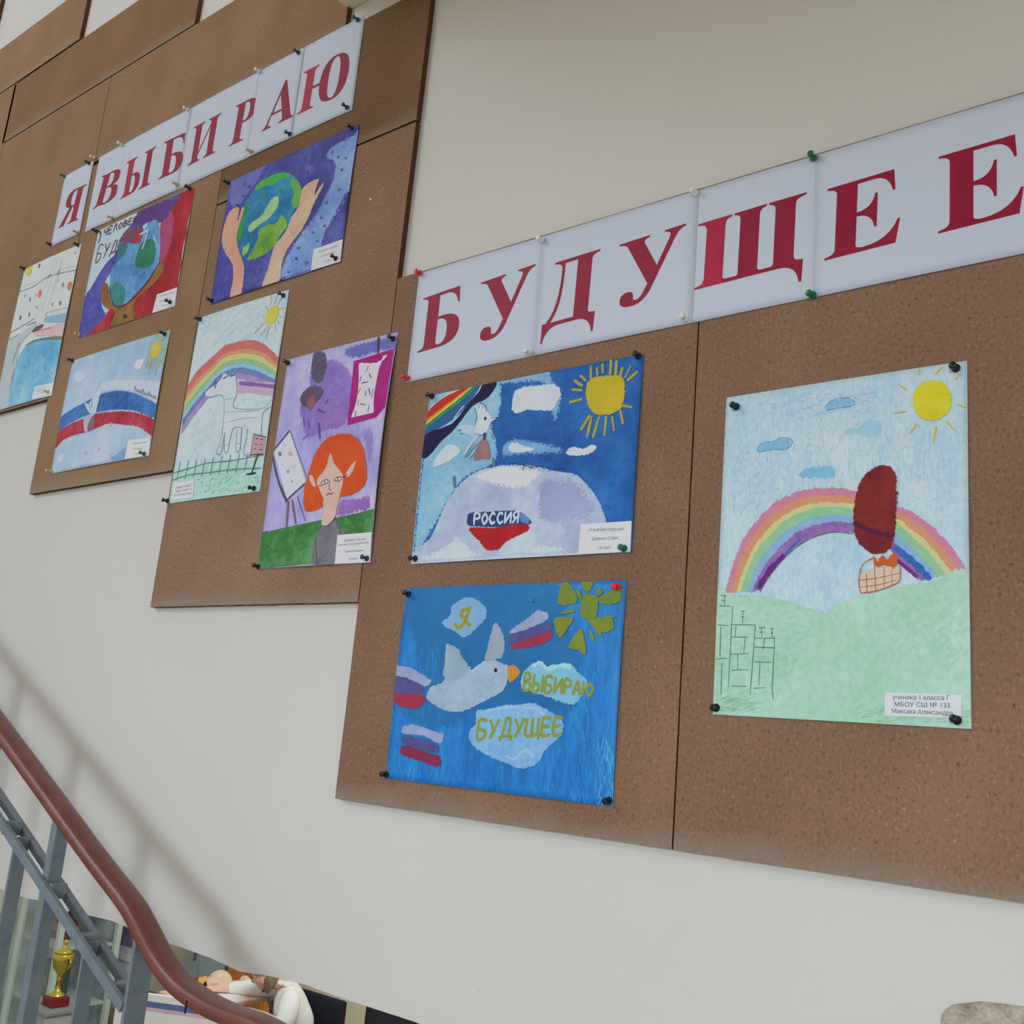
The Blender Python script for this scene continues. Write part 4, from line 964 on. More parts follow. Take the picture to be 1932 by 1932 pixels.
# ---- red-haired artist -----------------------------------------------------------
def red_hair():
    k = 0.68
    def fn(a, b): return .006*math.sin(math.pi*b)*(.3+1.1*a*a)+.003*math.sin(math.pi*a)
    S = Sheet('childs_drawing', 'painting of a girl with bright orange hair beside an easel on a lilac ground', 'drawing', (-1.571, .279, -1.267, .697), (460, 620, 4.025), DG, k=k, ampfn=fn)
    S.paper(paint((140, 132, 190), (166, 160, 208), (190, 184, 222), sc=8, st=(1.4, .8), k=k, fine=.25, name='lilac_watercolour'))
    c = lambda a, b, sc=24: paint(a, b, sc=sc, k=k, fine=.3)
    S.poly([(470, 600), (540, 470), (560, 320), (700, 250), (860, 330), (900, 600), (830, 740), (650, 820), (540, 870), (490, 760)], c((122, 92, 168), (150, 128, 196), 12), 'purple_wash', jit=.002)
    S.poly([(820, 170), (1060, 95), (1220, 70), (1200, 175), (1060, 210), (860, 260)], c((96, 96, 164), (120, 118, 184), 14), 'blue_wash', jit=.001)
    S.poly([(960, 800), (1050, 790), (1060, 960), (1010, 1100), (985, 950)], c((128, 108, 180), (156, 140, 202), 14), 'purple_wash', jit=.001)
    S.poly([(640, 560), (760, 600), (850, 560), (840, 760), (700, 800), (600, 760)], c((132, 96, 164), (150, 120, 184), 14), 'purple_wash', jit=.0015)
    S.poly([(555, 330), (570, 220), (620, 180), (670, 200), (690, 290), (670, 380), (640, 440), (590, 435), (560, 390)], c((74, 70, 88), (98, 92, 110)), 'dark_shape')
    S.poly([(475, 580), (490, 510), (560, 450), (640, 460), (660, 520), (600, 600), (510, 620)], c((76, 70, 86), (110, 94, 118)), 'dark_shape')
    S.poly([(530, 630), (540, 550), (590, 520), (602, 590), (562, 650)], c((132, 84, 80), (146, 98, 92)), 'brown_shape')
    S.strokes([[(510, 700), (515, 760)], [(548, 720), (555, 780)], [(510, 860), (550, 820)], [(630, 740), (640, 860)], [(620, 640), (670, 660)], [(680, 590), (700, 560)]], 14, plain((92, 70, 130), .7, k), 'brush_marks', wob=.5)
    S.strokes([[(1070, 92), (1070, 205)]], 22, plain((80, 52, 84), .7, k), 'picture_hanger')
    S.poly([(890, 272), (1190, 175), (1140, 622), (1070, 702), (850, 762)], c((150, 30, 108), (168, 42, 124)), 'picture_frame', smooth=False)
    S.poly([(930, 290), (1138, 222), (1050, 665), (880, 702)], plain((206, 202, 216), .7, k), 'picture', smooth=False)
    S.strokes([[(1000, 310), (985, 355)], [(1105, 325), (1095, 355)], [(1010, 370), (1025, 400)], [(955, 440), (1000, 430)], [(945, 480), (930, 520)], [(1010, 480), (1020, 530)], [(990, 500), (985, 535)], [(1040, 490), (1035, 550)], [(935, 570), (928, 610)], [(950, 600), (985, 605)], [(1015, 610), (1008, 660)], [(915, 650), (910, 690)], [(948, 390), (940, 430)]], 9, plain((82, 56, 100), .7, k), 'picture_marks', taper=True)
    S.poly([(255, 955), (405, 800), (530, 1180), (385, 1315)], plain((202, 202, 212), .7, k), 'easel_canvas', smooth=False)
    ek = plain((78, 76, 88), .7, k)
    S.strokes([[(262, 940), (400, 795)]], 16, ek, 'easel_edge'); S.strokes([[(255, 1000), (310, 1160), (380, 1330)]], 20, ek, 'easel_edge')
    S.strokes([[(380, 1318), (520, 1200)]], 14, ek, 'easel_edge'); S.strokes([[(405, 800), (540, 1150)]], 5, ek, 'easel_edge')
    for p, cc, r in (((325, 970), (96, 128, 138), 20), ((410, 970), (200, 160, 160), 22), ((365, 905), (206, 178, 176), 14), ((390, 1100), (130, 150, 172), 18), ((420, 1175), (136, 160, 186), 17), ((350, 1050), (190, 186, 200), 16), ((440, 1060), (192, 186, 200), 18)):
        S.oval(p, r, r*1.1, plain(cc, .7, k), 'paint_spot', jit=.0008)
    S.strokes([[(395, 1335), (380, 1520)]], 24, c((110, 88, 100), (124, 104, 114)), 'easel_leg'); S.strokes([[(425, 1320), (440, 1420), (452, 1495)]], 18, c((112, 90, 96), (124, 104, 110)), 'easel_leg'); S.strokes([[(465, 1290), (528, 1480)]], 5, ek, 'easel_leg')
    S.poly([(170, 1562), (380, 1522), (560, 1485), (650, 1466), (760, 1450), (900, 1424), (1060, 1385), (1030, 1860), (140, 1860)], paint((44, 96, 46), (62, 118, 62), (96, 150, 96), sc=10, k=k, fine=.3, name='green_watercolour'), 'grass', smooth=False, jit=.0004)
    S.poly([(790, 1330), (900, 1300), (1020, 1290), (1020, 1395), (900, 1420), (770, 1445)], c((136, 92, 164), (156, 116, 180), 14), 'purple_wash', jit=.0008)
    S.poly([(575, 1700), (615, 1580), (655, 1515), (700, 1512), (760, 1455), (800, 1530), (840, 1620), (800, 1830), (600, 1830)], c((98, 98, 104), (126, 126, 132), 14), 'dress')
    S.poly([(515, 1290), (520, 1230), (570, 1060), (610, 960), (680, 870), (760, 825), (860, 820), (930, 860), (980, 940), (1000, 1060), (1005, 1160), (970, 1230), (900, 1280), (800, 1305), (700, 1340), (660, 1375), (600, 1405), (540, 1410), (515, 1370)], paint((196, 72, 30), (212, 88, 38), sc=20, k=k, fine=.2, name='orange_gouache'), 'hair')
    sk = c((198, 164, 148), (212, 182, 166))
    S.poly([(680, 1300), (790, 1290), (770, 1390), (755, 1450), (700, 1510), (655, 1512), (668, 1400)], sk, 'neck')
    S.poly([(725, 968), (750, 1040), (790, 1090), (822, 1140), (815, 1220), (782, 1310), (730, 1352), (680, 1322), (640, 1240), (622, 1170), (690, 1080)], sk, 'face', sub=3)
    S.poly([(558, 1150), (585, 1138), (612, 1215), (588, 1215)], sk, 'ear'); S.poly([(845, 1130), (880, 1070), (922, 1030), (895, 1105), (862, 1150)], sk, 'ear')
    fd = plain((66, 56, 58), .7, k)
    S.strokes([[(640, 1215), (665, 1182), (700, 1168), (708, 1190), (670, 1208), (640, 1220)], [(680, 1178), (686, 1200)], [(752, 1172), (785, 1150), (830, 1150), (860, 1130)], [(752, 1175), (790, 1182), (815, 1165)], [(782, 1155), (786, 1178)], [(722, 1180), (715, 1240), (728, 1248)]], 6, fd, 'face_drawing')
    S.strokes([[(694, 1286), (712, 1274), (724, 1278), (745, 1268)]], 10, plain((150, 58, 62), .7, k), 'mouth')
    S.strokes([[(655, 1515), (700, 1515), (735, 1485), (758, 1452)], [(612, 1590), (605, 1680), (620, 1800)], [(760, 1460), (790, 1540), (800, 1580)]], 6, fd, 'dress_outline')
    S.slip([(773, 1585), (1030, 1562), (1015, 1795), (746, 1808)], [('«Я выбираю будущее', (815, 1636), (985, 1620), 17, True), ('Я мечтаю стать художником»', (775, 1668), (1005, 1646), 17, True), ('Ганина Екатерина', (820, 1717), (960, 1706), 17, False), ('2 В класс', (848, 1772), (918, 1766), 17, False)])
red_hair()

# ---- unicorn -----------------------------------------------------------------------
def unicorn():
    k = 0.69
    S = Sheet('childs_drawing', 'pencil drawing of a white unicorn under a rainbow behind a fence', 'drawing', (-1.904, .432, -1.599, .853), (300, 500, 3.864), DG, k=k, amp=.004)
    S.paper(paint((174, 196, 210), (192, 210, 220), (204, 218, 224), sc=16, st=(1, 1), k=k, fine=.5, name='pale_pencil_sky'))
    hatch(S, 'pencil_hatching', plain((162, 192, 210), .8, k), 160, (330, 330, 860, 620), -.8, 90, 4, .25)
    hatch(S, 'pencil_hatching', plain((172, 200, 214), .8, k), 120, (250, 1150, 700, 1400), -.8, 80, 4, .25)
    g = paint((160, 202, 182), (182, 212, 202), sc=26, k=k, fine=.4)
    S.poly([(150, 1530), (300, 1480), (480, 1450), (700, 1440), (830, 1420), (800, 1720), (80, 1790)], g, 'grass', jit=.0008)
    hatch(S, 'grass_marks', plain((112, 160, 140), .8, k), 130, (330, 1500, 780, 1690), -.9, 26, 5, .7)
    cr = lambda a, b: paint(a, b, sc=60, k=k, fine=.5)
    outer = [(245, 900), (330, 790), (430, 700), (530, 610), (640, 580), (740, 575), (830, 615), (925, 700)]
    inner = [(205, 1250), (300, 1120), (390, 1010), (480, 905), (600, 850), (720, 870), (810, 900), (900, 915)]
    rainbow(S, outer, inner, [(.24, cr((188, 98, 98), (200, 118, 112))), (.36, cr((206, 136, 96), (204, 150, 118))), (.50, cr((196, 188, 110), (190, 196, 140))), (.63, cr((122, 174, 116), (156, 190, 150))),
                              (.74, cr((126, 178, 200), (160, 196, 212))), (.88, cr((78, 108, 168), (120, 140, 190))), (1.0, cr((150, 120, 172), (176, 150, 188)))])
    S.poly([(620, 870), (720, 870), (890, 880), (885, 960), (800, 965), (700, 950), (620, 950)], cr((182, 148, 178), (200, 178, 200)), 'rainbow_band')
    S.strokes([[(640, 880), (740, 890), (885, 905)]], 24, cr((122, 84, 150), (140, 104, 164)), 'rainbow_band')
    S.poly([(385, 970), (400, 930), (470, 885), (500, 850), (530, 800), (560, 832), (600, 800), (618, 880), (620, 960), (600, 1060), (800, 1065), (865, 1000), (872, 1050), (805, 1100), (790, 1260), (735, 1390), (668, 1392), (700, 1210), (655, 1205), (640, 1362), (612, 1362), (620, 1220), (590, 1215), (552, 1372), (528, 1372), (530, 1240), (505, 1385), (472, 1382), (512, 1250), (522, 985), (420, 985)], paint((190, 206, 220), (204, 216, 226), sc=22, k=k), 'unicorn', sub=2)
    ol = plain((120, 126, 146), .8, k)
    S.strokes([[(385, 970), (400, 930), (470, 885), (500, 850), (530, 800), (560, 832), (600, 800), (618, 880), (620, 960), (600, 1060), (800, 1065), (865, 1000)], [(385, 970), (420, 985), (522, 985), (512, 1250), (472, 1382), (505, 1385), (530, 1240)], [(530, 1240), (528, 1372), (552, 1372), (590, 1215), (655, 1205)], [(700, 1210), (668, 1392), (735, 1390), (790, 1260), (805, 1100), (872, 1050)], [(620, 1220), (612, 1362), (640, 1362), (655, 1205)]], 5, ol, 'pencil_outline')
    S.strokes([[(530, 1000), (600, 990)], [(530, 1090), (700, 1085), (780, 1080)], [(530, 1170), (650, 1140), (780, 1130)], [(690, 1210), (690, 1330)], [(480, 1340), (508, 1340)], [(530, 1330), (555, 1330)], [(615, 1320), (645, 1320)]], 9, plain((160, 174, 206), .8, k), 'body_stripes', taper=True)
    S.strokes([[(440, 900), (470, 870), (460, 915)], [(520, 850), (545, 835)], [(575, 830), (600, 820)]], 14, plain((74, 104, 150), .8, k), 'mane')
    S.poly([(820, 425), (835, 355), (880, 310), (915, 330), (917, 380), (882, 440), (832, 457)], paint((198, 186, 66), (210, 200, 92), sc=50, k=k), 'sun')
    S.strokes([[(820, 320), (835, 350)], [(855, 310), (860, 250)], [(885, 300), (905, 230)], [(905, 310), (940, 250)], [(920, 340), (965, 330)], [(920, 395), (950, 400)], [(905, 420), (925, 455)], [(890, 445), (895, 500)], [(850, 465), (825, 560)], [(835, 465), (785, 540)], [(815, 440), (740, 520)], [(800, 400), (815, 390)]], 7, plain((178, 178, 140), .8, k), 'sun_rays')
    fk = plain((92, 130, 122), .8, k)
    fl = [[(145, 1530), (260, 1500), (400, 1460), (560, 1445), (700, 1420), (805, 1400)], [(145, 1582), (260, 1545), (400, 1530), (600, 1505), (790, 1495)]]
    for i in range(10):
        x = 185+i*62; y = 1470-i*8
        fl.append([(x+16, y-20), (x, y+60), (x-12, y+110)])
    S.strokes(fl, 7, fk, 'fence')
    S.poly([(740, 1250), (826, 1270), (806, 1392), (714, 1402)], cr((178, 138, 150), (192, 156, 166)), 'sign_board', smooth=False)
    bk = plain((48, 46, 54), .8, k)
    S.strokes([[(772, 1390), (722, 1530)], [(685, 1543), (748, 1530)]], 12, bk, 'sign_post')
    S.strokes([[(740, 1250), (826, 1270)], [(740, 1250), (714, 1402), (806, 1392)], [(755, 1285), (770, 1282)], [(790, 1290), (805, 1285)], [(750, 1320), (765, 1325)], [(785, 1330), (800, 1320)], [(740, 1360), (755, 1355)], [(780, 1365), (798, 1360)]], 6, bk, 'sign_marks', smooth=False)
    S.slip([(150, 1600), (306, 1582), (297, 1706), (139, 1726)], [('ученика 1 класса Г', (165, 1645), (290, 1625), 17, True), ('МБОУ СШ № 133', (168, 1672), (285, 1655), 17, True), ('Ростислава Ивана', (150, 1698), (290, 1682), 15, False)])
unicorn()

# ---- flag and dove -----------------------------------------------------------------
def flag_dove():
    k = 0.67
    S = Sheet('childs_drawing', 'pale blue watercolour of a dove before a waving blue and red ribbon', 'drawing', (-2.442, .549, -2.013, .846), (0, 600, 4.83), DG, k=k, amp=.006)
    S.lean = .16
    S.paper(paint((146, 174, 194), (164, 186, 204), (182, 196, 212), sc=7, st=(1, .8), k=k, fine=.2, name='pale_blue_watercolour'))
    c = lambda a, b, sc=20: paint(a, b, sc=sc, k=k, fine=.3)
    S.poly([(1380, 430), (1410, 260), (1470, 150), (1620, 100), (1590, 300), (1540, 430), (1480, 500), (1400, 500)], c((140, 164, 156), (152, 174, 172)), 'green_wash', jit=.002)
    S.poly([(960, 610), (1200, 575), (1540, 600), (1510, 790), (1370, 735), (1250, 690), (1100, 680), (980, 700)], c((180, 190, 206), (190, 198, 212)), 'white_stripe')
    S.poly([(560, 1060), (600, 930), (700, 855), (830, 790), (960, 722), (1100, 682), (1250, 692), (1370, 737), (1500, 805), (1460, 930), (1300, 875), (1150, 862), (950, 888), (800, 935), (650, 1012)], paint((42, 84, 146), (66, 112, 172), (84, 130, 186), sc=9, k=k, fine=.3), 'blue_stripe')
    S.poly([(555, 1070), (700, 978), (830, 932), (950, 887), (1150, 866), (1300, 877), (1470, 940), (1440, 1090), (1330, 1022), (1200, 1002), (1050, 992), (900, 1052), (750, 1092), (640, 1132), (520, 1215)], paint((146, 38, 52), (166, 52, 66), (182, 80, 92), sc=9, k=k, fine=.3), 'red_stripe')
    S.strokes([[(1480, 480), (1475, 540)], [(1440, 420), (1415, 530)], [(1405, 420), (1390, 470)], [(1510, 400), (1545, 440)], [(1540, 310), (1580, 300)], [(1490, 200), (1480, 170)], [(1530, 220), (1560, 190)]], 18, plain((146, 160, 110), .8, k), 'sun_rays', taper=True)
    S.poly([(1430, 390), (1435, 290), (1480, 235), (1522, 240), (1520, 300), (1495, 370), (1455, 392)], c((190, 172, 64), (202, 184, 78)), 'sun')
    S.poly([(1288, 455), (1312, 402), (1372, 394), (1358, 450), (1332, 497), (1300, 485)], plain((204, 210, 218), .8, k), 'moon')
    S.oval((780, 555), 58, 56, c((190, 202, 214), (180, 194, 210)), 'cloud', jit=.001); S.oval((610, 1290), 30, 52, c((190, 202, 216), (182, 196, 212)), 'cloud', tilt=.4, jit=.001)
    S.poly([(825, 780), (870, 800), (915, 740), (990, 605), (985, 720), (955, 830), (942, 892), (900, 905), (862, 862)], c((178, 190, 206), (192, 202, 216)), 'dove', sub=3)
    S.poly([(830, 930), (880, 900), (935, 890), (900, 960), (870, 1050), (830, 1050)], c((180, 176, 190), (170, 160, 178)), 'dove_tail', sub=3)
    S.poly([(860, 1030), (890, 945), (932, 900), (932, 1000), (900, 1052)], c((124, 92, 96), (140, 106, 108)), 'dove_bag')
    S.strokes([[(905, 750), (905, 840)], [(970, 735), (972, 755)], [(880, 800), (890, 860)], [(985, 610), (950, 690)]], 8, plain((104, 122, 150), .8, k), 'pencil_line')
    for p in ((845, 1245), (968, 1215), (1070, 1275), (1080, 990)): S.oval(p, 14, 24, c((196, 166, 158), (186, 160, 160)), 'orange_dab', tilt=.3, jit=.0008)
    S.poly([(1060, 1310), (1130, 1240), (1230, 1180), (1200, 1320)], c((112, 150, 190), (140, 170, 200)), 'blue_wash')
    wr = []
    for i in range(11):
        x = 1290+i*18; y = 690+i*7; h = 50 if i in (0, 4, 7) else 28
        wr.append([(x, y), (x+8, y-h), (x+10, y-h*.4), (x+16, y-4)])
    S.strokes(wr, 5, plain((98, 116, 122), .8, k), 'pencil_writing')
    S.slip([(1232, 1132), (1428, 1105), (1405, 1288), (1194, 1302)], [('Я выбираю будущее', (1268, 1170), (1390, 1153), 13, True), ('Лиза Зайцева', (1275, 1218), (1355, 1210), 13, False), ('2 В класс', (1285, 1262), (1330, 1258), 13, False)])
flag_dove()

# ---- two hands and the globe --------------------------------------------------------
def hands_globe():
    k = 0.56
    S = Sheet('childs_drawing', 'violet-blue painting of two hands reaching up around a green and blue globe', 'drawing', (-1.870, .877, -1.450, 1.176), (380, 230, 5.22), DG, k=k, amp=.006)
    S.paper(paint((44, 42, 104), (60, 62, 132), (92, 98, 162), sc=8, k=k, fine=.3, lo=.3, hi=.72, rough=.6, name='indigo_watercolour'))
    c = lambda a, b, sc=26: paint(a, b, sc=sc, k=k, fine=.3)
    S.poly([(1640, 100), (1560, 140), (1470, 195), (1320, 290), (1285, 400), (1370, 450), (1360, 570), (1310, 700), (1230, 860), (1150, 1000), (1050, 1130), (950, 1280), (880, 1400), (830, 1620), (1140, 1520), (1240, 1270), (1300, 1100), (1390, 950), (1480, 760), (1540, 700), (1600, 330)], paint((84, 112, 168), (112, 140, 188), (140, 164, 204), sc=8, k=k, fine=.3, name='pale_blue_watercolour'), 'pale_sky', sub=3, jit=.0012)
    S.poly([(1360, 960), (1440, 850), (1530, 560), (1560, 620), (1500, 760), (1420, 940)], c((150, 172, 208), (130, 154, 198)), 'pale_sky', jit=.001)
    S.poly([(310, 620), (600, 480), (700, 440), (620, 620), (500, 770), (400, 900), (320, 800)], c((84, 88, 152), (104, 108, 168), 12), 'violet_wash', jit=.002)
    S.oval((1130, 500), 60, 70, c((96, 100, 156), (84, 88, 148)), 'violet_wash', jit=.002)
    S.poly([(510, 800), (590, 700), (700, 590), (800, 540), (900, 530), (980, 570), (1040, 650), (1062, 750), (1040, 860), (985, 910), (960, 1000), (920, 1080), (870, 1150), (800, 1260), (700, 1340), (600, 1390), (510, 1400), (450, 1340), (425, 1230), (425, 1100), (470, 960), (490, 850)], paint((26, 84, 128), (36, 108, 150), (62, 136, 164), sc=12, k=k, fine=.3), 'globe')
    S.poly([(585, 705), (620, 640), (730, 570), (850, 530), (950, 555), (962, 580), (850, 612), (760, 672), (700, 670), (600, 722)], c((66, 146, 66), (82, 158, 78)), 'continent')
    S.poly([(990, 585), (1040, 650), (1062, 730), (1040, 850), (985, 900), (955, 830), (975, 750), (942, 650)], c((82, 150, 62), (98, 160, 74)), 'continent')
    S.poly([(490, 850), (520, 800), (525, 900), (490, 1000), (480, 1130), (430, 1230), (424, 1100), (460, 980)], c((34, 126, 58), (50, 138, 70)), 'continent')
    S.poly([(528, 1080), (560, 1030), (660, 960), (740, 830), (790, 770), (837, 780), (830, 870), (750, 980), (640, 1060), (560, 1125), (530, 1115)], c((128, 172, 112), (150, 184, 128)), 'continent')
    S.poly([(510, 1400), (560, 1320), (620, 1200), (640, 1100), (710, 1060), (740, 1030), (770, 1050), (830, 1010), (860, 945), (918, 1020), (915, 1080), (850, 1160), (800, 1260), (700, 1340), (600, 1390)], paint((78, 128, 44), (106, 152, 58), (128, 168, 84), sc=14, k=k, fine=.3), 'continent', sub=3)
    S.poly([(468, 1342), (480, 1262), (510, 1250), (552, 1218), (542, 1290), (500, 1350)], c((120, 160, 82), (134, 170, 100)), 'continent')
    S.oval((690, 770), 30, 34, c((56, 130, 92), (46, 118, 100)), 'continent', jit=.001); S.oval((858, 720), 28, 30, c((56, 130, 82), (46, 118, 90)), 'continent', jit=.001); S.oval((600, 945), 30, 34, c((50, 120, 104), (40, 110, 112)), 'continent', jit=.001)
    S.poly([(335, 1790), (370, 1600), (375, 1470), (350, 1400), (290, 1310), (260, 1200), (275, 1090), (310, 970), (350, 900), (400, 868), (440, 890), (425, 1000), (460, 880), (490, 890), (450, 1030), (420, 1150), (430, 1270), (470, 1380), (490, 1450), (485, 1570), (450, 1740)], paint((176, 130, 110), (194, 150, 128), sc=14, k=k, fine=.25, name='skin_gouache'), 'painted_hand', sub=3)
    S.poly([(660, 1670), (720, 1490), (760, 1350), (800, 1250), (900, 1120), (960, 980), (1030, 870), (1060, 710), (1130, 640), (1215, 595), (1225, 625), (1185, 750), (1262, 645), (1276, 662), (1180, 850), (1130, 980), (1050, 1120), (950, 1250), (900, 1330), (860, 1450), (825, 1620)], paint((178, 140, 118), (202, 168, 142), sc=14, k=k, fine=.25, name='skin_gouache'), 'painted_hand', sub=3)
    S.strokes([[(455, 880), (440, 940), (425, 1000)], [(400, 850), (430, 860)]], 16, plain((44, 40, 84), .7, k), 'finger_line')
    S.strokes([[(1215, 690), (1190, 760)]], 10, plain((40, 36, 76), .7, k), 'finger_line')
    sp = plain((84, 92, 104), .7, k)
    for p in ((1350, 340), (1410, 385), (1485, 395), (1445, 510), (1420, 705), (1300, 835), (1245, 980), (1280, 1060), (1165, 1125), (1210, 1210), (1025, 1275), (1100, 1420), (930, 1510)): S.oval(p, 24, 18, sp, 'grey_dab', tilt=-.4, n=10, jit=.0008)
    sp2 = plain((56, 58, 104), .7, k)
    for p in ((530, 670), (480, 640), (475, 755), (1115, 530), (1000, 1380), (1320, 680)): S.oval(p, 20, 20, sp2, 'dark_dab', n=10, jit=.0008)
    S.slip([(1172, 1293), (1458, 1188), (1442, 1412), (1140, 1503)], [('Я выбираю будущее', (1215, 1328), (1408, 1258), 17, True), ('Екатерина Ким', (1240, 1368), (1375, 1320), 17, False), ('2 В класс', (1262, 1420), (1335, 1398), 17, False)])
hands_globe()

# ---- globe on a brown hand -------------------------------------------------------------
def human_future():
    k = 0.57
    S = Sheet('childs_drawing', 'red and violet painting of a globe resting on a brown hand, partly lettered', 'drawing', (-2.440, .904, -2.013, 1.206), (140, 350, 6.231), DG, k=k, amp=.005, w0=.0128)
    S.lean = .2
    S.paper(paint((158, 178, 188), (170, 188, 198), sc=14, k=k, name='pale_watercolour'))
    c = lambda a, b, sc=20: paint(a, b, sc=sc, k=k, fine=.3)
    S.poly([(1290, 60), (1500, 40), (1480, 300), (1300, 1220), (1240, 1500), (700, 1640), (60, 1850), (430, 1550), (520, 1400), (800, 1250), (1040, 960), (1080, 480), (1190, 330)], paint((132, 26, 36), (150, 36, 46), (166, 52, 66), sc=9, st=(1.6, .8), k=k, fine=.25, name='red_gouache'), 'red_ground', sub=3)
    S.poly([(1090, 470), (1200, 320), (1245, 400), (1235, 620), (1165, 860), (1075, 930)], c((148, 58, 96), (160, 72, 108), 14), 'magenta_wash', jit=.001)
    S.poly([(150, 1360), (260, 1232), (380, 1032), (480, 900), (560, 820), (600, 660), (720, 505), (800, 400), (1000, 230), (1310, 110), (1200, 330), (1100, 450), (900, 490), (620, 900), (480, 1100), (400, 1250), (400, 1450), (440, 1555), (250, 1745), (60, 1850)], paint((52, 48, 110), (72, 74, 146), (92, 98, 170), sc=8, k=k, fine=.3, name='violet_blue_gouache'), 'violet_ground', sub=3)
    S.poly([(740, 495), (820, 330), (1000, 215), (1200, 190), (1195, 345), (1120, 470), (900, 505)], c((72, 44, 98), (90, 62, 122), 14), 'purple_wash', jit=.0015)
    S.poly([(600, 660), (720, 515), (880, 500), (880, 640), (800, 725), (620, 730)], c((104, 58, 82), (120, 70, 92), 14), 'maroon_wash', jit=.0015)
    S.poly([(500, 1050), (560, 950), (610, 880), (575, 720), (700, 690), (850, 680), (885, 560), (1020, 425), (1085, 580), (1075, 930), (1000, 1060), (900, 1200), (780, 1330), (680, 1420), (570, 1450), (510, 1370), (490, 1220)], paint((60, 108, 152), (84, 136, 176), (116, 162, 196), sc=10, k=k, fine=.3), 'globe', jit=.0006)
    S.poly([(580, 730), (700, 715), (680, 830), (600, 900)], c((52, 96, 104), (64, 110, 116)), 'continent', jit=.001)
    S.poly([(600, 690), (860, 560), (850, 700), (780, 730), (640, 715)], c((110, 62, 78), (92, 66, 100)), 'maroon_wash', jit=.0015)
    S.poly([(790, 950), (830, 785), (900, 680), (1000, 668), (1040, 800), (1012, 935), (940, 1002), (820, 1002)], c((28, 100, 74), (44, 118, 92)), 'continent')
    S.poly([(508, 1232), (570, 1172), (660, 1220), (684, 1320), (640, 1432), (560, 1446), (505, 1350)], c((44, 112, 104), (64, 128, 128)), 'continent')
    S.poly([(785, 705), (822, 590), (862, 650), (832, 715)], c((150, 36, 36), (164, 50, 44)), 'red_dab')
    wh = plain((190, 196, 196), .7, k)
    S.strokes([[(878, 778), (910, 680), (938, 555)], [(845, 612), (930, 565)]], 20, wh, 'white_marks'); S.strokes([[(1008, 620), (1030, 690)]], 14, wh, 'white_marks')
    br = paint((104, 72, 36), (128, 92, 46), (142, 104, 54), sc=14, k=k, fine=.3, name='brown_gouache')
    S.poly([(385, 1270), (405, 1190), (440, 1165), (475, 1210), (505, 1385), (565, 1455), (640, 1462), (780, 1365), (960, 1155), (1080, 935), (1132, 960), (1120, 1050), (1000, 1200), (850, 1330), (782, 1430), (772, 1620), (500, 1690), (550, 1525), (450, 1475), (390, 1400)], br, 'painted_hand', sub=3)
    dk = plain((52, 44, 34), .7, k)
    S.strokes([[(490, 1220), (510, 1370), (570, 1455), (680, 1425), (780, 1335), (900, 1205), (1000, 1065), (1080, 935)]], 12, dk, 'hand_outline')
    S.strokes([[(672, 1462), (660, 1540), (640, 1620)], [(540, 1530), (515, 1600)], [(772, 1430), (770, 1580)]], 9, dk, 'hand_outline'); S.oval((672, 1570), 22, 26, dk, 'hand_shadow')
    ink = plain((96, 44, 50), .7, k)
    S.hand_text('ЧЕЛОВЕК', (402, 628), (800, 452), 92, 60, 13, ink, 'painted_lettering', gap=.35)
    S.hand_text('БУД', (318, 930), (560, 812), 190, 130, 13, ink, 'painted_lettering', gap=.35)
    S.strokes([[(350, 520), (372, 600), (345, 700)]], 18, ink, 'painted_lettering')
    S.slip([(1045, 1312), (1286, 1222), (1262, 1460), (982, 1534)], [('Я выбираю будущее', (1070, 1340), (1260, 1282), 14, False), ('Ярослав Ким', (1075, 1400), (1190, 1362), 14, False), ('2 В класс', (1090, 1450), (1165, 1428), 14, False)])
human_future()

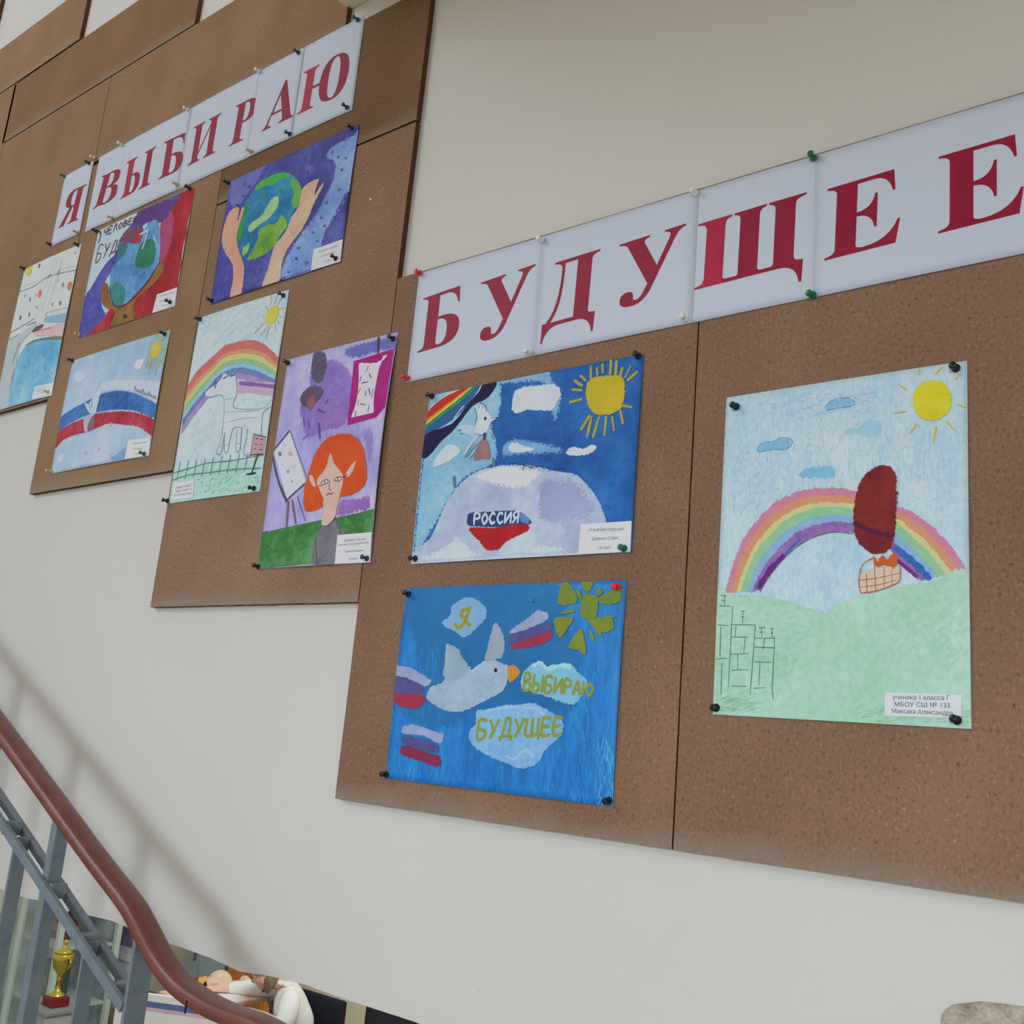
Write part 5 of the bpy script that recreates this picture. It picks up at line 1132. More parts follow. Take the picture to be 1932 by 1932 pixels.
# ---- harbour sketch --------------------------------------------------------------------
def harbour():
    k = 0.64
    S = Sheet('childs_drawing', 'pale sketch of a harbour with blue water, grey bank and small orange dots', 'drawing', (-2.826, .764, -2.516, 1.188), (0, 440, 5.367), DG, k=k, amp=.006)
    S.paper(paint((190, 198, 192), (200, 206, 200), sc=14, k=k, name='white_drawing_paper'))
    c = lambda a, b, sc=20: paint(a, b, sc=sc, k=k, fine=.35)
    S.oval((348, 405), 34, 55, c((184, 174, 70), (196, 188, 96)), 'sun', tilt=.2)
    gk = plain((112, 118, 122), .8, k); gl = plain((166, 174, 176), .8, k)
    S.strokes([[(255, 612), (400, 565), (550, 470), (700, 425), (840, 392)]], 10, gk, 'bridge_deck')
    S.strokes([[(275, 565), (420, 520), (560, 455), (700, 385), (840, 348)], [(320, 600), (330, 550)], [(400, 565), (405, 525)], [(700, 425), (705, 385)], [(760, 410), (768, 372)]], 5, gl, 'bridge_rail')
    S.strokes([[(560, 465), (628, 265)], [(600, 455), (655, 250)], [(645, 445), (700, 238)], [(670, 430), (690, 300)], [(550, 480), (480, 720), (430, 960)], [(590, 470), (520, 720), (465, 960)], [(640, 460), (570, 720), (500, 940)], [(660, 440), (600, 640)]], 5, gl, 'tower_lines', smooth=False)
    S.strokes([[(550, 475), (575, 450)], [(645, 450), (665, 400)]], 22, gk, 'tower_mark')
    org = c((196, 100, 74), (208, 124, 96))
    S.oval((470, 640), 18, 44, org, 'orange_dot', tilt=.2); S.oval((765, 558), 22, 48, org, 'orange_dot', tilt=.2)
    for p, cc in (((455, 355), (88, 90, 96)), ((310, 655), (150, 156, 160)), ((368, 695), (120, 128, 130)), ((430, 655), (160, 165, 168)), ((700, 550), (120, 126, 132)), ((655, 505), (172, 176, 178)), ((598, 745), (148, 138, 158)), ((675, 735), (110, 96, 124)), ((440, 775), (158, 160, 170)), ((365, 850), (96, 128, 116)), ((270, 880), (96, 78, 82)), ((812, 220), (176, 176, 150))):
        S.oval(p, 9, 26 if cc[0] < 140 else 20, plain(cc, .8, k), 'pencil_dot', tilt=.25, n=10)
    S.poly([(120, 1130), (160, 1090), (300, 1020), (430, 930), (435, 985), (320, 1100), (260, 1200), (230, 1380), (185, 1500), (158, 1790), (0, 1850)], c((158, 172, 174), (176, 188, 188), 12), 'grey_bank', jit=.001)
    S.strokes([[(160, 1100), (260, 1050)], [(340, 960), (430, 925)], [(165, 1030), (300, 960), (420, 890)]], 9, plain((120, 132, 138), .8, k), 'bank_line')
    S.strokes([[(270, 1130), (230, 1230), (190, 1350)], [(215, 1400), (175, 1560), (165, 1700)]], 16, plain((128, 136, 130), .8, k), 'bank_line', wob=.5)
    S.poly([(210, 1430), (250, 1290), (330, 1172), (450, 1112), (600, 1092), (720, 1095), (600, 1720), (165, 1800), (180, 1600)], paint((84, 150, 186), (112, 170, 198), (148, 190, 208), sc=10, k=k, fine=.3, name='blue_water_wash'), 'water')
    S.poly([(330, 1165), (420, 1108), (560, 1078), (700, 1062), (700, 1094), (560, 1106), (450, 1122)], c((96, 108, 96), (120, 128, 112)), 'dark_shore')
    S.poly([(430, 1072), (430, 1022), (560, 972), (725, 928), (705, 1060), (560, 1066)], c((206, 158, 164), (212, 178, 182)), 'pink_roof')
    S.strokes([[(440, 1020), (520, 1000), (590, 985)]], 14, plain((200, 110, 124), .8, k), 'pink_line')
    S.poly([(520, 930), (540, 872), (660, 842), (740, 836), (722, 920), (600, 936)], c((116, 162, 190), (136, 176, 198)), 'blue_roof')
    S.strokes([[(545, 870), (550, 830), (740, 780)], [(590, 850), (595, 820)], [(650, 840), (655, 805)]], 6, gl, 'roof_line')
    S.poly([(398, 1032), (430, 982), (512, 948), (488, 992)], c((84, 84, 84), (98, 96, 94)), 'boat', sub=2)
    S.slip([(420, 1575), (612, 1525), (582, 1672), (388, 1702)], [('Я выбираю', (440, 1602), (520, 1582), 10, False), ('будущее', (440, 1625), (500, 1610), 10, False), ('2 Б класс', (440, 1650), (505, 1634), 10, False)])
harbour()

# ------------------------------------------------------------------ push pins
PIN_ME = {}
def pin_mesh(c, glossy=.25):
    if c in PIN_ME: return PIN_ME[c]
    bm = bmesh.new()
    bm_lathe(bm, [(.0006, -.0006), (.0048, -.0006), (.0052, .0004), (.0050, .0016), (.0032, .0024), (.0026, .0040), (.0025, .0072), (.0031, .0092), (.0042, .0102), (.0045, .0114), (.0040, .0124), (.0020, .0128)], axis='y', seg=14)
    me = bm_mesh(bm, 'push_pin', True)
    me.materials.append(plain(c, glossy, .6, spec=.5, name='pin_plastic'))
    PIN_ME[c] = me
    return me
BLK = (22, 23, 27); BLU = (26, 52, 82); GRN = (10, 92, 62); REDC = (196, 44, 40); WHT = (196, 200, 208); GLD = (170, 160, 110)
CN = {BLK: 'black', BLU: 'dark blue', GRN: 'green', REDC: 'red', WHT: 'white', GLD: 'clear yellowish'}
PINS = [
 ('single letter sheet', [(131, 337, GRN, 'top left'), (178, 313, BLK, 'top right'), (105, 466, BLK, 'bottom left'), (156, 444, GLD, 'bottom right')]),
 ('long ВЫБИРАЮ banner', [(189, 303, WHT, 'top left'), (240, 279, WHT, 'second pin along the top edge'), (365, 213, WHT, 'third pin along the top edge'), (500, 142, WHT, 'fourth pin along the top edge'), (574, 107, BLU, 'fifth pin along the top edge'), (686, 46, BLU, 'top right'), (666, 211, BLU, 'bottom right'), (558, 260, BLU, 'fourth pin along the bottom edge'), (485, 293, GLD, 'third pin along the bottom edge'), (345, 354, GLD, 'second pin along the bottom edge'), (222, 416, GLD, 'first pin along the bottom edge')]),
 ('harbour sketch', [(55, 511, BLK, 'top left'), (157, 467, BLK, 'top right'), (102, 743, GLD, 'bottom right'), (2, 771, REDC, 'bottom left')]),
 ('globe on a brown hand', [(192, 441, BLK, 'top left'), (368, 361, BLK, 'top right'), (332, 575, BLK, 'bottom right'), (160, 636, GLD, 'bottom left')]),
 ('painting of two hands', [(441, 351, BLK, 'top left'), (674, 249, BLK, 'top right'), (645, 494, BLK, 'bottom right'), (410, 572, BLK, 'bottom left')]),
 ('blue and red ribbon watercolour', [(147, 684, BLK, 'top left'), (322, 635, BLK, 'top right'), (284, 860, GRN, 'bottom right'), (107, 892, GLD, 'bottom left')]),
 ('unicorn drawing', [(389, 607, BLK, 'top left'), (546, 563, BLU, 'top right'), (491, 925, BLK, 'bottom right'), (328, 948, BLK, 'bottom left')]),
 ('orange-haired girl painting', [(555, 690, BLK, 'top left'), (753, 645, BLK, 'top right'), (705, 1057, BLU, 'bottom right'), (500, 1072, BLK, 'bottom left')]),
 ('painting of the white planet', [(827, 753, BLK, 'top left'), (1215, 679, BLK, 'top right'), (1189, 1039, GRN, 'bottom right'), (796, 1057, BLK, 'bottom left')]),
 ('blue dove painting with flags', [(783, 1124, BLK, 'top left'), (1178, 1111, REDC, 'top right'), (1161, 1511, BLK, 'bottom right'), (742, 1462, BLK, 'bottom left')]),
 ('balloon drawing', [(1399, 774, BLK, 'top left'), (1811, 703, BLK, 'top right'), (1814, 1361, BLK, 'bottom right'), (1362, 1337, BLK, 'bottom left')]),
 ('large БУДУЩЕЕ banner', [(804, 522, REDC, 'top left'), (781, 719, REDC, 'bottom left'), (1034, 461, WHT, 'second pin along the top edge'), (1010, 672, WHT, 'second pin along the bottom edge'), (1303, 610, WHT, 'third pin along the bottom edge'), (1322, 374, WHT, 'third pin along the top edge'), (1544, 309, GRN, 'green pin along the top edge'), (1543, 566, GRN, 'green pin along the bottom edge')]),
]
for what, lst in PINS:
    for x, y, c, where in lst:
        u, v = wuv(x, y)
        o = obj('push_pin', pin_mesh(c))
        # the flange presses the sheet flat against the board
        o.location = (u, WY-.0155-(.001 if 'banner' in what else 0), v)
        o.rotation_euler = (random.uniform(-.12, .12), 0, random.uniform(-.12, .12))
        if 'pin' in where: lab = '%s of the %s, %s plastic' % (where.replace('pin', 'push pin'), what, CN[c])
        else: lab = '%s push pin at the %s corner of the %s' % (CN[c], where, what)
        tag(o, lab, 'push pin', 'push pins holding the sheets')
tk = bmesh.new(); bm_lathe(tk, [(.001, -.0004), (.0048, 0), (.0044, .0012), (.0022, .0022), (.0006, .0025)], axis='y', seg=12)
o = obj('thumbtack', bm_mesh(tk, 'thumbtack', True), plain((176, 150, 110), .3, .6, metal=1, name='brass')); u, v = wuv(709, 382); o.location = (u, WY-.0125, v)
tag(o, 'small brass thumbtack alone in the bare board right of the two hands', 'thumbtack')

# ------------------------------------------------------------------ stair railing
M_STEEL = paint((94, 103, 108), (110, 119, 124), sc=30, fine=.4, rough=.5, k=.62, name='grey_blue_enamel', spec=.4)
M_PVC = paint((88, 46, 33), (104, 57, 42), sc=20, fine=.3, rough=.34, k=.62, name='brown_handrail_vinyl', spec=.5)
def railing():
    base = at(262, 1850, RY)
    R = empty('stair_railing', (base.x, RY, LAND), 'grey steel stair railing with brown plastic handrail', 'railing')
    off = R.location
    pc = [(0, 1370), (95, 1499.5), (176.6, 1612), (240, 1694), (262, 1728), (280, 1763), (301, 1803), (330, 1843), (358, 1870), (400, 1897), (440, 1915), (486, 1931)]
    pts = [at(x, y, RY)-off for x, y in pc]
    d = (pts[0]-pts[2]).normalized()
    pts = [pts[0]+d*(.14*q) for q in range(15, 0, -1)]+pts
    e = pts[-1].copy()
    pts.append(e+Vector((.05, 0, -.004)))
    # smooth the centre line
    c2 = []
    for i in range(len(pts)-1):
        p0, p1, p2, p3 = pts[max(i-1, 0)], pts[i], pts[i+1], pts[min(i+2, len(pts)-1)]
        for k in range(5):
            t = k/5
            c2.append(.5*((2*p1)+(p2-p0)*t+(2*p0-5*p1+4*p2-p3)*t*t+(3*p1-p0-3*p2+p3)*t**3))
    c2.append(pts[-1])
    sec = [(-.0195, .002), (-.0185, .0075), (-.014, .0100), (-.006, .0112), (.006, .0112), (.014, .0100), (.0185, .0075), (.0195, .002), (.0208, 0), (.0212, -.0055), (.0190, -.0090), (.012, -.0098), (-.012, -.0098), (-.0190, -.0090), (-.0212, -.0055), (-.0208, 0)]
    bm = bmesh.new(); rings = []
    for i, p in enumerate(c2):
        dd = (c2[min(i+1, len(c2)-1)]-c2[max(i-1, 0)]).normalized()
        n = Vector((-dd.z, 0, dd.x))
        if n.z < 0: n = -n
        rings.append([bm.verts.new(p+Vector((0, a, 0))+n*b) for a, b in sec])
    for a, b in zip(rings, rings[1:]):
        for k in range(len(sec)): bm.faces.new((a[k], a[(k+1) % len(sec)], b[(k+1) % len(sec)], b[k]))
    bm.faces.new(rings[0][::-1]); bm.faces.new(rings[-1])
    h = obj('handrail', bm_mesh(bm, 'handrail', True), M_PVC, R); h['label'] = 'brown plastic handrail cover'
    # joint of the cover near the lower end
    j = at(376, 1893, RY)-off
    bm = bmesh.new(); bm_box(bm, j+Vector((-.0012, -.0222, -.010)), j+Vector((.0012, -.0205, .006)))
    obj('joint', bm_mesh(bm, 'joint'), plain((40, 24, 20), .7, .62), h)
    def rail_z(x):
        best = min(c2, key=lambda q: abs(q.x+off.x-x)); return best.z+off.z
    def post(x, wx, wy, ztop, dy=0):
        zb = LAND if x > -1.02 else LAND+.137*(int((-1.02-x)/.315)+1)
        bm = bmesh.new(); bm_box(bm, Vector((x-wx/2, RY-wy/2+dy, zb))-off, Vector((x+wx/2, RY+wy/2+dy, ztop))-off, .0012)
        return obj('post', bm_mesh(bm, 'post'), M_STEEL, R)
    xa = at(86, 1720, RY).x; xb = at(262, 1850, RY).x; x1 = at(7, 1760, RY).x; x3 = at(156, 1870, RY).x
    post(xa, .019, .024, rail_z(xa)-.008); post(xb, .007, .036, rail_z(xb)-.008)
    for k in (1, 2, 3, 4, 5, 6): post(xa-(xb-xa)*k, .019, .024, rail_z(xa-(xb-xa)*k)-.008)
    A0 = at(0, 1548, RY-.017); A1 = at(232, 1900, RY-.017)
    B0 = at(0, 1502, RY+.021); B1 = at(238, 1856, RY+.021)
    dA = (A1-A0).normalized(); dB = (B1-B0).normalized()
    for nm, p, q, wy, wz in (('rail_bar', A0-dA*2.1, A1, .007, .016), ('rail_bar', B0-dB*2.1, B1, .011, .014)):
        bm = bmesh.new(); bm_bar(bm, p-off, q-off, wy, wz); obj(nm, bm_mesh(bm, nm), M_STEEL, R)
    def a_z(x): t = (x-A0.x)/(A1.x-A0.x); return A0.z+(A1.z-A0.z)*t
    for x in [x1, x3]+[x1-(xb-xa)*q for q in (1, 2, 3, 4, 5)]: post(x, .006, .026, a_z(x)+.002, dy=.002)
    for px, py in ((25, 1562), (108, 1680), (166, 1776), (228, 1868)):
        c = at(px, py, RY+.003)
        bm = bmesh.new(); bm_box(bm, c-off+Vector((-.010, -.016, -.012)), c-off+Vector((.010, .012, .012)), .002); obj('spacer_block', bm_mesh(bm, 'spacer_block'), M_STEEL, R)
railing()

# ------------------------------------------------------------------ the hall beyond
def skin(name, verts, edges, mat, parent, root=0, sub=2, extra=(), region=None):
    """continuous limb surface grown from joints: verts = (x, y, z, radius) in world metres"""
    off = parent.location
    me = bpy.data.meshes.new(name); me.from_pydata([Vector(v[:3])-off for v in verts], edges, [])
    o = bpy.data.objects.new(name, me); COL.objects.link(o)
    m = o.modifiers.new('skin', 'SKIN'); m.use_smooth_shade = True; m.branch_smoothing = .6
    for i, v in enumerate(verts):
        sv = me.skin_vertices[0].data[i]
        r = v[3]*1.28; sv.radius = (r, r) if not isinstance(r, tuple) else r
        sv.use_root = (i == root)
    sb = o.modifiers.new('sub', 'SUBSURF'); sb.levels = sub; sb.render_levels = sub
    dg = bpy.context.evaluated_depsgraph_get(); dg.update()
    nm = bpy.data.meshes.new_from_object(o.evaluated_get(dg))
    bpy.data.objects.remove(o); bpy.data.meshes.remove(me)
    for p in nm.polygons: p.use_smooth = True
    nm.name = name; nm.materials.clear(); nm.materials.append(mat)
    for m_ in extra: nm.materials.append(m_)
    if region:
        for p in nm.polygons: p.material_index = region(p.center+off)
    return obj(name, nm, mat, parent)
def blob(name, c, r, mat, parent, sub=3, keep=None):
    off = parent.location
    bm = bmesh.new(); bmesh.ops.create_icosphere(bm, subdivisions=sub, radius=1)
    for v in bm.verts: v.co = Vector((v.co.x*r[0], v.co.y*r[1], v.co.z*r[2]))+Vector(c)-off
    if keep: bmesh.ops.delete(bm, geom=[f for f in bm.faces if not keep(f.calc_center_median()+off-Vector(c))], context='FACES')
    return obj(name, bm_mesh(bm, name, True), mat, parent)

HK = .75
# table
TZ = .75
tb = empty('table', (-5.8, 4.75, 0), 'pale wooden table covered with papers where two children sit', 'table')
M_TT = paint((206, 180, 158), (214, 190, 170), sc=6, st=(1, 1), k=HK, name='pale_table_top')
box('tabletop', (-6.14, 4.30, TZ-.025), (-5.66, 4.98, TZ), M_TT, tb, .004)
for x in (-6.08, -5.72):
    for y in (4.36, 4.92): box('leg', (x-.02, y-.02, 0), (x+.02, y+.02, TZ-.025), plain((120, 122, 126), .4, HK), tb)
def sheet_on_table(x, y, w, h, rot, c, label):
    bm = bmesh.new(); bm_box(bm, (-w/2, -h/2, 0), (w/2, h/2, .002)); o = obj('paper_sheet', bm_mesh(bm, 'paper_sheet'), plain(c, .7, HK)); o.location = (x, y, TZ+.0005); o.rotation_euler = (0, 0, rot)
    tag(o, label, 'paper', 'papers on the table')
sheet_on_table(-5.92, 4.80, .30, .24, .1, (226, 228, 236), 'white drawing sheet lying on the table between the two children')
sheet_on_table(-5.80, 4.58, .24, .20, -.2, (222, 224, 232), 'white sheet under the forearm of the child in white')
sheet_on_table(-5.98, 4.60, .09, .05, .4, (82, 112, 150), 'small blue card on the table beside the white sheet')
# child in white shirt
def child_white():
    F = Vector((-.6, -.8, 0)); Rv = Vector((.8, -.6, 0)); pel = Vector((-5.36, 4.83, 0))
    P = empty('person', pel, 'child in a white shirt bowed over the table to write', 'person')
    sk = plain((222, 178, 160), .6, HK, name='skin'); sh = paint((236, 238, 244), (244, 246, 250), sc=8, k=HK, name='white_cotton')
    def W(x, f, z): return tuple(pel+Rv*x+F*f+Vector((0, 0, z)))
    def J(x, f, z, r): return W(x, f, z)+(r,)
    b = [J(0, 0, .48, .13), J(0, .02, .64, .135), J(0, .06, .78, .145), J(0, .125, .88, .06), J(0, .165, .915, .05), J(0, .215, .93, .08), J(0, .265, .93, .094), J(0, .305, .875, .052),
         J(.16, .07, .85, .07), J(.24, .12, .68, .056), J(.12, .32, .735, .030), J(.06, .39, .75, .026),
         J(-.16, .08, .85, .066), J(-.26, .25, .80, .05), J(-.30, .45, .785, .028), J(-.30, .53, .78, .025),
         J(.08, .02, .47, .075), J(.10, .38, .47, .06), J(.10, .36, .08, .04), J(.10, .46, .04, .035),
         J(-.08, .02, .47, .075), J(-.10, .38, .47, .06), J(-.10, .36, .08, .04), J(-.10, .46, .04, .035)]
    e = [(0, 1), (1, 2), (2, 3), (3, 4), (4, 5), (5, 6), (6, 7), (2, 8), (8, 9), (9, 10), (10, 11), (2, 12), (12, 13), (13, 14), (14, 15), (0, 16), (16, 17), (17, 18), (18, 19), (0, 20), (20, 21), (21, 22), (22, 23)]
    for hand, hx, hf, hz in ((11, .06, .39, .75), (15, -.30, .53, .78)):
        for k in range(4):
            i = len(b); dx = -.024+.016*k; ln = (.055, .066, .062, .05)[k]
            b += [J(hx+dx, hf+.03, hz, .008), J(hx+dx*1.1, hf+.03+ln*.6, hz-.002, .0075), J(hx+dx*1.1, hf+.03+ln, hz-.012, .0065)]; e += [(hand, i), (i, i+1), (i+1, i+2)]
        i = len(b); b += [J(hx+.028, hf+.005, hz-.004, .009), J(hx+.040, hf+.035, hz-.008, .008)]; e += [(hand, i), (i, i+1)]
    hands = [Vector(W(.06, .40, .75)), Vector(W(-.30, .54, .78))]; hc = Vector(W(0, .26, .93))
    tr = plain((40, 42, 52), .7, HK)
    def region(c):
        if (c-hc).length < .145 or any((c-h).length < .10 for h in hands): return 0
        if c.z < .55: return 2
        return 1
    body = skin('body', b, e, sk, P, extra=(sh, tr), region=region)
    from mathutils.bvhtree import BVHTree
    bv = BVHTree.FromPolygons([v.co+pel for v in body.data.vertices], [tuple(p.vertices) for p in body.data.polygons])
    def on(x, f, z):
        d = (Rv*x+F*f+Vector((0, 0, z))).normalized(); r = bv.ray_cast(hc+d*.4, -d)
        return r[0] if r[0] is not None else hc+d*.09
    cb = bmesh.new(); bm_tube(cb, [Vector(W(.060*math.cos(t), .135+.058*math.sin(t), .90+.012*math.sin(t)))-pel for t in [i*math.pi/7 for i in range(15)]], .016, 8); obj('collar', bm_mesh(cb, 'collar', True), sh, P)
    hr = paint((86, 76, 62), (120, 106, 86), (146, 130, 108), sc=30, st=(1, .5), k=HK, name='light_brown_hair')
    top = on(0, .3, 1); side = (on(1, 0, 0)-hc).length
    blob('hair', hc+F*.0+Vector((0, 0, .006)), (side+.016, side+.018, (top-hc).length+.012), hr, P, keep=lambda c: c.z > .02 or (c.dot(F) < -.01))
    blob('hair_lock', on(1, -.4, -.3), (.024, .03, .06), hr, P, 2)
    for x in (-1, 1): blob('ear', on(x, .05, -.1), (.014, .014, .024), plain((228, 150, 138), .6, HK), P, 2)
    for x in (-.36, .36): blob('eye', on(x, 1, -.12), (.009, .009, .006), plain((60, 48, 44), .4, HK), P, 2)
    blob('nose', on(0, 1, -.36), (.011, .011, .017), sk, P, 2); blob('mouth', on(0, 1, -.72), (.016, .010, .006), plain((190, 110, 106), .5, HK), P, 2)
    bm = bmesh.new(); bm_bar(bm, Vector(W(.02, .21, .80))-pel, Vector(W(-.01, .16, .66))-pel, .016, .006); obj('tie', bm_mesh(bm, 'tie'), plain((92, 72, 86), .6, HK), P)
child_white()
# child in a striped jumper
def child_striped():
    c = at(392, 1858, 4.78)
    P = empty('person', (c.x-.12, 4.78, 0), 'fair-haired child in an orange and black striped jumper at the table', 'person')
    m, nt, bs = mat_new('striped_knit'); N = nt.nodes; L = nt.links
    tc = N.new('ShaderNodeTexCoord'); wv = N.new('ShaderNodeTexWave'); wv.inputs['Scale'].default_value = 4.2; wv.inputs['Distortion'].default_value = 3.0; wv.inputs['Detail'].default_value = 1
    wv.bands_direction = 'DIAGONAL'
    cr = N.new('ShaderNodeValToRGB'); cr.color_ramp.interpolation = 'CONSTANT'
    cr.color_ramp.elements[0].color = alb((26, 24, 22), HK); cr.color_ramp.elements[1].position = .42; cr.color_ramp.elements[1].color = alb((222, 164, 72), HK)
    L.new(tc.outputs['Object'], wv.inputs['Vector']); L.new(wv.outputs['Fac'], cr.inputs[0]); L.new(cr.outputs[0], bs.inputs['Base Color']); bs.inputs['Roughness'].default_value = .9
    sk = plain((226, 184, 166), .6, HK, name='skin')
    x = c.x+.03; z = c.z+.035
    b = [(x-.22, 4.78, .48, .11), (x-.17, 4.78, .66, .12), (x-.11, 4.78, z+.0, .135), (x, 4.78, z-.005, .048), (x+.05, 4.78, z+.01, .045), (x+.10, 4.775, z+.0, .075), (x+.15, 4.77, z-.03, .05),
         (x-.04, 4.62, z-.06, .05), (x+.05, 4.56, z-.16, .036), (x+.18, 4.64, TZ+.03, .026), (x+.24, 4.68, TZ+.026, .022),
         (x-.04, 4.94, z-.06, .05), (x+.08, 4.99, z-.14, .036), (x+.20, 4.90, TZ+.03, .026), (x+.26, 4.88, TZ+.026, .022),
         (x-.16, 4.70, .47, .07), (x+.14, 4.70, .48, .055), (x+.14, 4.70, .08, .038), (x-.16, 4.86, .47, .07), (x+.14, 4.86, .48, .055), (x+.14, 4.86, .08, .038)]
    e = [(0, 1), (1, 2), (2, 3), (3, 4), (4, 5), (5, 6), (2, 7), (7, 8), (8, 9), (9, 10), (2, 11), (11, 12), (12, 13), (13, 14), (0, 15), (15, 16), (16, 17), (0, 18), (18, 19), (19, 20)]
    for hand in (10, 14):
        hx, hy, hz = b[hand][:3]
        for k in range(4):
            i = len(b); dy = -.02+.0135*k; ln = (.05, .06, .056, .045)[k]
            b += [(hx+.025, hy+dy, hz, .0075), (hx+.025+ln, hy+dy, hz-.01, .0065)]; e += [(hand, i), (i, i+1)]
        i = len(b); b += [(hx+.01, hy+.03, hz-.004, .008)]; e += [(hand, i)]
    hands = [Vector(b[10][:3]), Vector(b[14][:3])]; hc = Vector((x+.10, 4.775, z+.0)); tr = plain((52, 60, 84), .8, HK)
    def region(c):
        if (c-hc).length < .12 or any((c-h).length < .09 for h in hands): return 0
        if c.z < .52: return 2
        return 1
    skin('body', b, e, sk, P, extra=(m, tr), region=region)
    hr = paint((198, 172, 146), (222, 200, 180), sc=40, st=(1, .4), k=HK, name='fair_hair')
    blob('hair', (x+.10, 4.775, z-.012), (.090, .092, .098), hr, P, keep=lambda q: q.z > -.01 or q.x < .05)
    blob('hair_length', (x+.085, 4.69, z-.06), (.045, .03, .10), hr, P, 2)
    for y in (4.755, 4.795): blob('eye', (x+.188, y, z+.0), (.007, .008, .006), plain((60, 48, 44), .4, HK), P, 2)
    blob('nose', (x+.196, 4.775, z-.02), (.012, .011, .016), sk, P, 2)
child_striped()
# chairs
M_BLK = paint((26, 28, 38), (34, 36, 46), sc=20, k=HK, rough=.8, name='black_upholstery')
M_CHR = plain((60, 64, 70), .35, HK, metal=.6)
def chair(loc, rz, label, cat='chair'):
    C = empty('chair', loc, label, cat, 'black chairs in the hall'); C.rotation_euler = (0, 0, rz)
    def part(n, lo, hi, mat, bv):
        bm = bmesh.new(); bm_box(bm, lo, hi, bv); return obj(n, bm_mesh(bm, n, True), mat, C)
    part('seat', (-.22, -.23, .42), (.22, .23, .47), M_BLK, .02)
    b = part('backrest', (.20, -.225, .48), (.235, .225, .79), M_BLK, .016)
    for sy in (-1, 1):
        for sx in (-1, 1):
            bm = bmesh.new(); bm_tube(bm, [(sx*.2, sy*.21, 0), (sx*.2, sy*.21, .425)], .011, 8); obj('leg', bm_mesh(bm, 'leg', True), M_CHR, C)
        bm = bmesh.new(); bm_tube(bm, [(.2, sy*.17, .44), (.235, sy*.17, .62)], .010, 8); obj('back_strut', bm_mesh(bm, 'back_strut', True), M_CHR, C)
chair((-5.41, 4.84, 0), 1.62, 'black padded chair behind the child in the white shirt')
k2 = at(395, 1858, 4.78)
stl = empty('stool', (k2.x-.2, 4.78, 0), 'black stool under the child in the striped jumper', 'stool')
sb = bmesh.new(); bm_lathe(sb, [(.16, .355), (.17, .36), (.17, .375), (.16, .38)], seg=20); obj('seat', bm_mesh(sb, 'seat', True), M_BLK, stl)
for q in range(4):
    sb = bmesh.new(); bm_tube(sb, [(.15*math.cos(q*1.571+.785), .15*math.sin(q*1.571+.785), 0), (.11*math.cos(q*1.571+.785), .11*math.sin(q*1.571+.785), .356)], .011, 8); obj('leg', bm_mesh(sb, 'leg', True), M_CHR, stl)
# black loudspeaker right of the chair
sp = at(688, 1915, 4.2)
spk = empty('loudspeaker', (sp.x+.20, 4.35, 0), 'tall black loudspeaker box standing right of the padded chair', 'loudspeaker')
box('cabinet', (sp.x, 4.2, 0), (sp.x+.42, 4.55, 1.20), plain((30, 31, 38), .75, HK), spk, .008)
box('grille', (sp.x+.03, 4.194, .12), (sp.x+.39, 4.1995, 1.14), plain((38, 39, 46), .9, HK), spk, .002)
# wooden cabinet behind the table
wc = at(431, 1838, 5.20); wd = at(505, 1838, 5.20)
wcab = empty('wooden_cabinet', ((wc.x+wd.x)/2, 5.3, 0), 'orange-brown wooden cabinet standing behind the table', 'cabinet')
M_WOOD = paint((164, 104, 44), (190, 128, 62), sc=5, st=(1, 7), k=HK, name='orange_brown_wood')
box('body', (wc.x, 5.20, 0), (wd.x, 5.40, 1.02), M_WOOD, wcab, .004)
for i in (0, 1):
    xx = wc.x+(wd.x-wc.x)*(i/2)
    d = box('door', (xx+.01, 5.184, .05), (xx+(wd.x-wc.x)/2-.01, 5.1995, .98), M_WOOD, wcab, .002)
    hb = bmesh.new(); bm_lathe(hb, [(.004, 0), (.012, .008), (.012, .02), (.006, .026)], axis='y', seg=10, c=Vector((xx+(.03 if i else (wd.x-wc.x)/2-.03), 5.183, .6))-wcab.location); obj('knob', bm_mesh(hb, 'knob', True), plain((150, 140, 120), .3, HK, metal=1), d)
# grey metal locker behind
ga = at(357, 1805, 5.42); gb = at(437, 1830, 5.42); gs = at(377, 1815, 5.42)
gl = empty('metal_locker', ((ga.x+gb.x)/2, 5.55, 0), 'grey-blue metal locker against the cream hall wall', 'locker')
M_LOCK = plain((152, 166, 174), .5, HK)
box('body', (ga.x, 5.42, 0), (gb.x, 5.72, 1.85), M_LOCK, gl, .006)
for a, b in ((ga.x, gs.x), (gs.x, gb.x)):
    d = box('door', (a+.006, 5.406, .04), (b-.006, 5.4195, 1.82), M_LOCK, gl, .002)
    box('handle', (b-.05, 5.390, .62), (b-.03, 5.4055, .76), plain((90, 96, 100), .4, HK), gl, .002)
